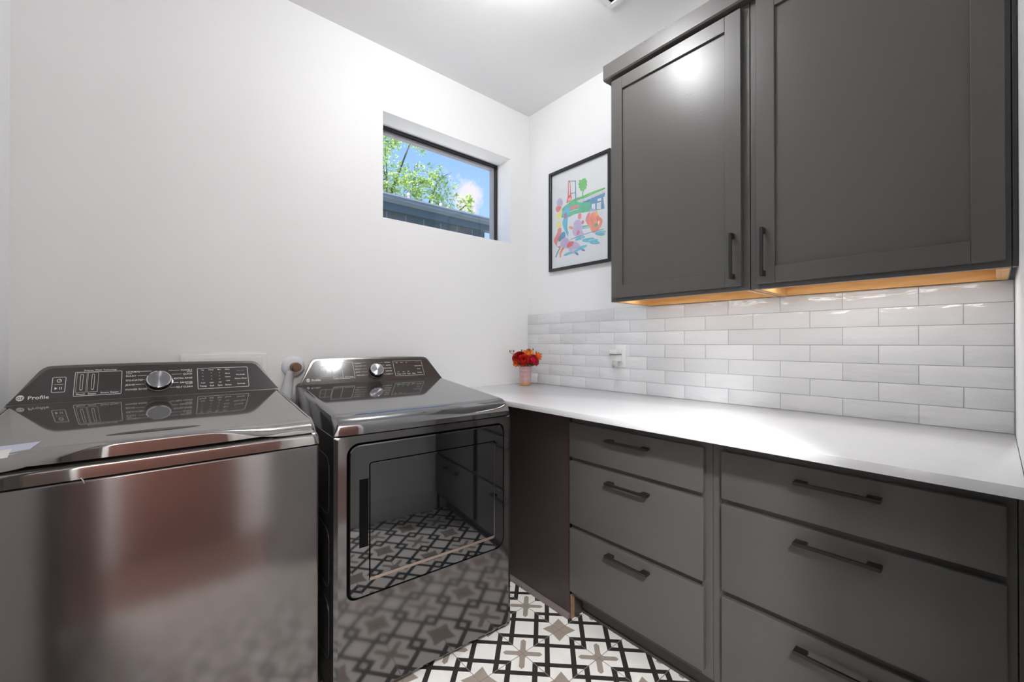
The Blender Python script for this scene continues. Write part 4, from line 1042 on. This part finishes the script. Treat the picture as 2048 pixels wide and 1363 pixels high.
# ------------------------------------------------------------------ outside the window
M_roof = pbr('grey_roof_metal', (.38, .38, .40), .45); M_fascia = pbr('slate_fascia', (.085, .115, .135), .5)
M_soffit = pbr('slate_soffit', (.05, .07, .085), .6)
def siding_mat():
    m, t, bb = new_mat('slate_board_siding'); X = NX(t)
    g = t.nodes.new('ShaderNodeNewGeometry'); sp = t.nodes.new('ShaderNodeSeparateXYZ'); t.links.new(g.outputs['Position'], sp.inputs[0])
    pp = X.op('PINGPONG', sp.outputs[0], .15); ln = X.op('LESS_THAN', pp, .008)
    n = t.nodes.new('ShaderNodeTexNoise'); n.inputs['Scale'].default_value = 2.5; t.links.new(g.outputs['Position'], n.inputs['Vector'])
    r = t.nodes.new('ShaderNodeValToRGB'); r.color_ramp.elements[0].position = .4; r.color_ramp.elements[0].color = (.07, .11, .13, 1); r.color_ramp.elements[1].position = .65; r.color_ramp.elements[1].color = (.15, .14, .13, 1)
    t.links.new(n.outputs[0], r.inputs[0])
    mm = t.nodes.new('ShaderNodeMixRGB'); t.links.new(ln, mm.inputs[0]); t.links.new(r.outputs[0], mm.inputs[1]); mm.inputs[2].default_value = (.20, .24, .26, 1)
    t.links.new(mm.outputs[0], bb.inputs['Base Color']); bb.inputs['Roughness'].default_value = .7
    return m
M_siding = siding_mat()
HY = 3.5
root = empty('neighbour_house', (0.0, HY + 3, 0)); tag(root, 'slate coloured neighbouring house with a grey roof edge outside the window', 'house')
put(MB().box((-5.0, HY + .16, 0), (2.36, HY + 3.0, 3.10)).build('wall', M_siding), root, None)
put(MB().box((-5.3, HY + .031, 3.1005), (2.75, HY + .159, 3.125)).build('soffit', M_soffit), root, None)
put(MB().box((-5.3, HY + .0, 3.085), (2.75, HY + .03, 3.185)).build('fascia', M_fascia), root, None)
b = MB(); gp_ = [(HY - .10, 3.185), (HY - .10, 3.205), (HY - .12, 3.215), (HY - .12, 3.255), (HY - .10, 3.262), (HY + .02, 3.262), (HY + .02, 3.185)]
b.prism([(-5.3, y, z) for y, z in gp_], (8.06, 0, 0)); put(b.build('gutter', pbr('slate_grey_gutter', (.17, .20, .215), .5)), root, None)
put(MB().box((-5.3, HY - .125, 3.248), (2.765, HY - .02, 3.268)).build('drip_edge', M_roof), root, None)
b = MB(); b.prism([(-5.3, HY - .02, 3.255), (-5.3, HY - .02, 3.270), (-5.3, HY + 1.65, 3.50), (-5.3, HY + 3.3, 3.26), (-5.3, HY + 1.65, 3.42)], (8.04, 0, 0)); put(b.build('roof', M_roof), root, None)
for (x, yy_, hh) in ((1.05, HY + .35, .24), (1.62, HY + .35, .20)):
    b = MB(); b.lathe([(0, 0), (.028, 0), (.028, hh - .05), (.036, hh - .045), (.036, hh), (0, hh)], Matrix.Translation((x, yy_, 3.28)), 16); put(b.build('vent_pipe', M_roof, smooth=40), root, None)
root.location.z = -0.035
struct(MB().box((-40, TH + .01, -.6), (60, 90, -.5)).build('ground', pbr('pale_ground', (.62, .61, .56), .9)))

def tree(loc, H, crowns, nleaf, seed, label, lsize=.06):
    random.seed(seed); root = empty('tree', loc); tag(root, label, 'tree')
    b = MB(); b.tube([(0, 0, 0), (.05, 0, H * .3), (-.05, .05, H * .55), (.0, 0, H * .72)], [.17, .13, .10, .07], 10)
    b.build('trunk', MBark, root, smooth=60)
    b = MB()
    for (cx, cy, cz, r) in crowns:
        s0 = Vector((0, 0, H * random.uniform(.35, .6))); e = Vector((cx, cy, cz)); mid = (s0 + e) / 2 + Vector((random.uniform(-.15, .15), 0, random.uniform(-.1, .2)))
        b.tube([s0, mid, e], [.05, .035, .018], 7)
        for k in range(6):
            q = e + Vector((random.uniform(-1, 1), random.uniform(-1, 1), random.uniform(-.5, 1))) * r * .9; mm_ = (e + q) / 2 + Vector((0, 0, random.uniform(-.06, .1)))
            b.tube([e, mm_, q], [.016, .010, .005], 5)
    b.build('branches', MBark, root, smooth=60)
    b = MB(); tot = sum(c[3] ** 2 for c in crowns)
    for (cx, cy, cz, r) in crowns:
        clumps = [Vector((cx, cy, cz)) + Vector((random.gauss(0, 1), random.gauss(0, 1), random.gauss(0, .8))).normalized() * r * random.uniform(.35, 1) for _ in range(int(26 * r / .5))]
        for _ in range(int(nleaf * r * r / tot)):
            c = random.choice(clumps); p = c + Vector((random.gauss(0, .30), random.gauss(0, .30), random.gauss(0, .26))) * r * .40
            u = Vector((random.gauss(0, 1), random.gauss(0, 1), random.gauss(0, .5))).normalized(); v = u.orthogonal().normalized(); v = (v + u.cross(v) * random.uniform(-1, 1)).normalized()
            L_ = lsize * random.uniform(.7, 1.35); w_ = L_ * .34
            b.mi = random.choice((0, 0, 1, 2)); nrm = u.cross(v)
            b.poly([p, p + u * L_ * .5 + v * w_ + nrm * L_ * .08, p + u * L_]); b.poly([p, p + u * L_, p + u * L_ * .5 - v * w_ + nrm * L_ * .08])
    b.build('foliage', [MLeaf1, MLeaf2, MLeaf3], root, recalc=False)
def leaf_mat(name, c):
    m = bpy.data.materials.new(name); m.use_nodes = True; t = m.node_tree; bb = t.nodes['Principled BSDF']
    bb.inputs['Base Color'].default_value = (*c, 1); bb.inputs['Roughness'].default_value = .5
    tr = t.nodes.new('ShaderNodeBsdfTranslucent'); tr.inputs[0].default_value = (c[0] * 1.3, c[1] * 1.25, c[2], 1)
    ms = t.nodes.new('ShaderNodeMixShader'); ms.inputs[0].default_value = .45; out = t.nodes['Material Output']
    t.links.new(bb.outputs[0], ms.inputs[1]); t.links.new(tr.outputs[0], ms.inputs[2]); t.links.new(ms.outputs[0], out.inputs[0]); return m
MBark = pbr('grey_bark', (.16, .13, .10), .8, var=(20, .3))
MLeaf1 = leaf_mat('leaf_green', (.30, .46, .10)); MLeaf2 = leaf_mat('leaf_yellow_green', (.46, .58, .18)); MLeaf3 = leaf_mat('leaf_pale', (.55, .66, .36))
tree((2.35, 8.3, -.5), 6.6, [(-.6, 0, 6.3, .75), (.1, .2, 7.0, .62), (1.0, 0, 7.25, .50), (.2, -.2, 5.9, .75), (1.1, .1, 6.0, .62), (1.8, 0, 6.25, .48), (2.05, .1, 5.55, .55), (1.2, 0, 5.2, .6), (2.7, 0, 5.0, .48), (2.9, .1, 5.9, .34), (2.2, 0, 4.8, .5), (-.9, .3, 5.2, .8), (-1.3, 0, 6.9, .8), (-1.6, 0, 5.8, .8)], 15000, 4, 'leafy light green tree rising behind the neighbouring roof outside the window', .075)
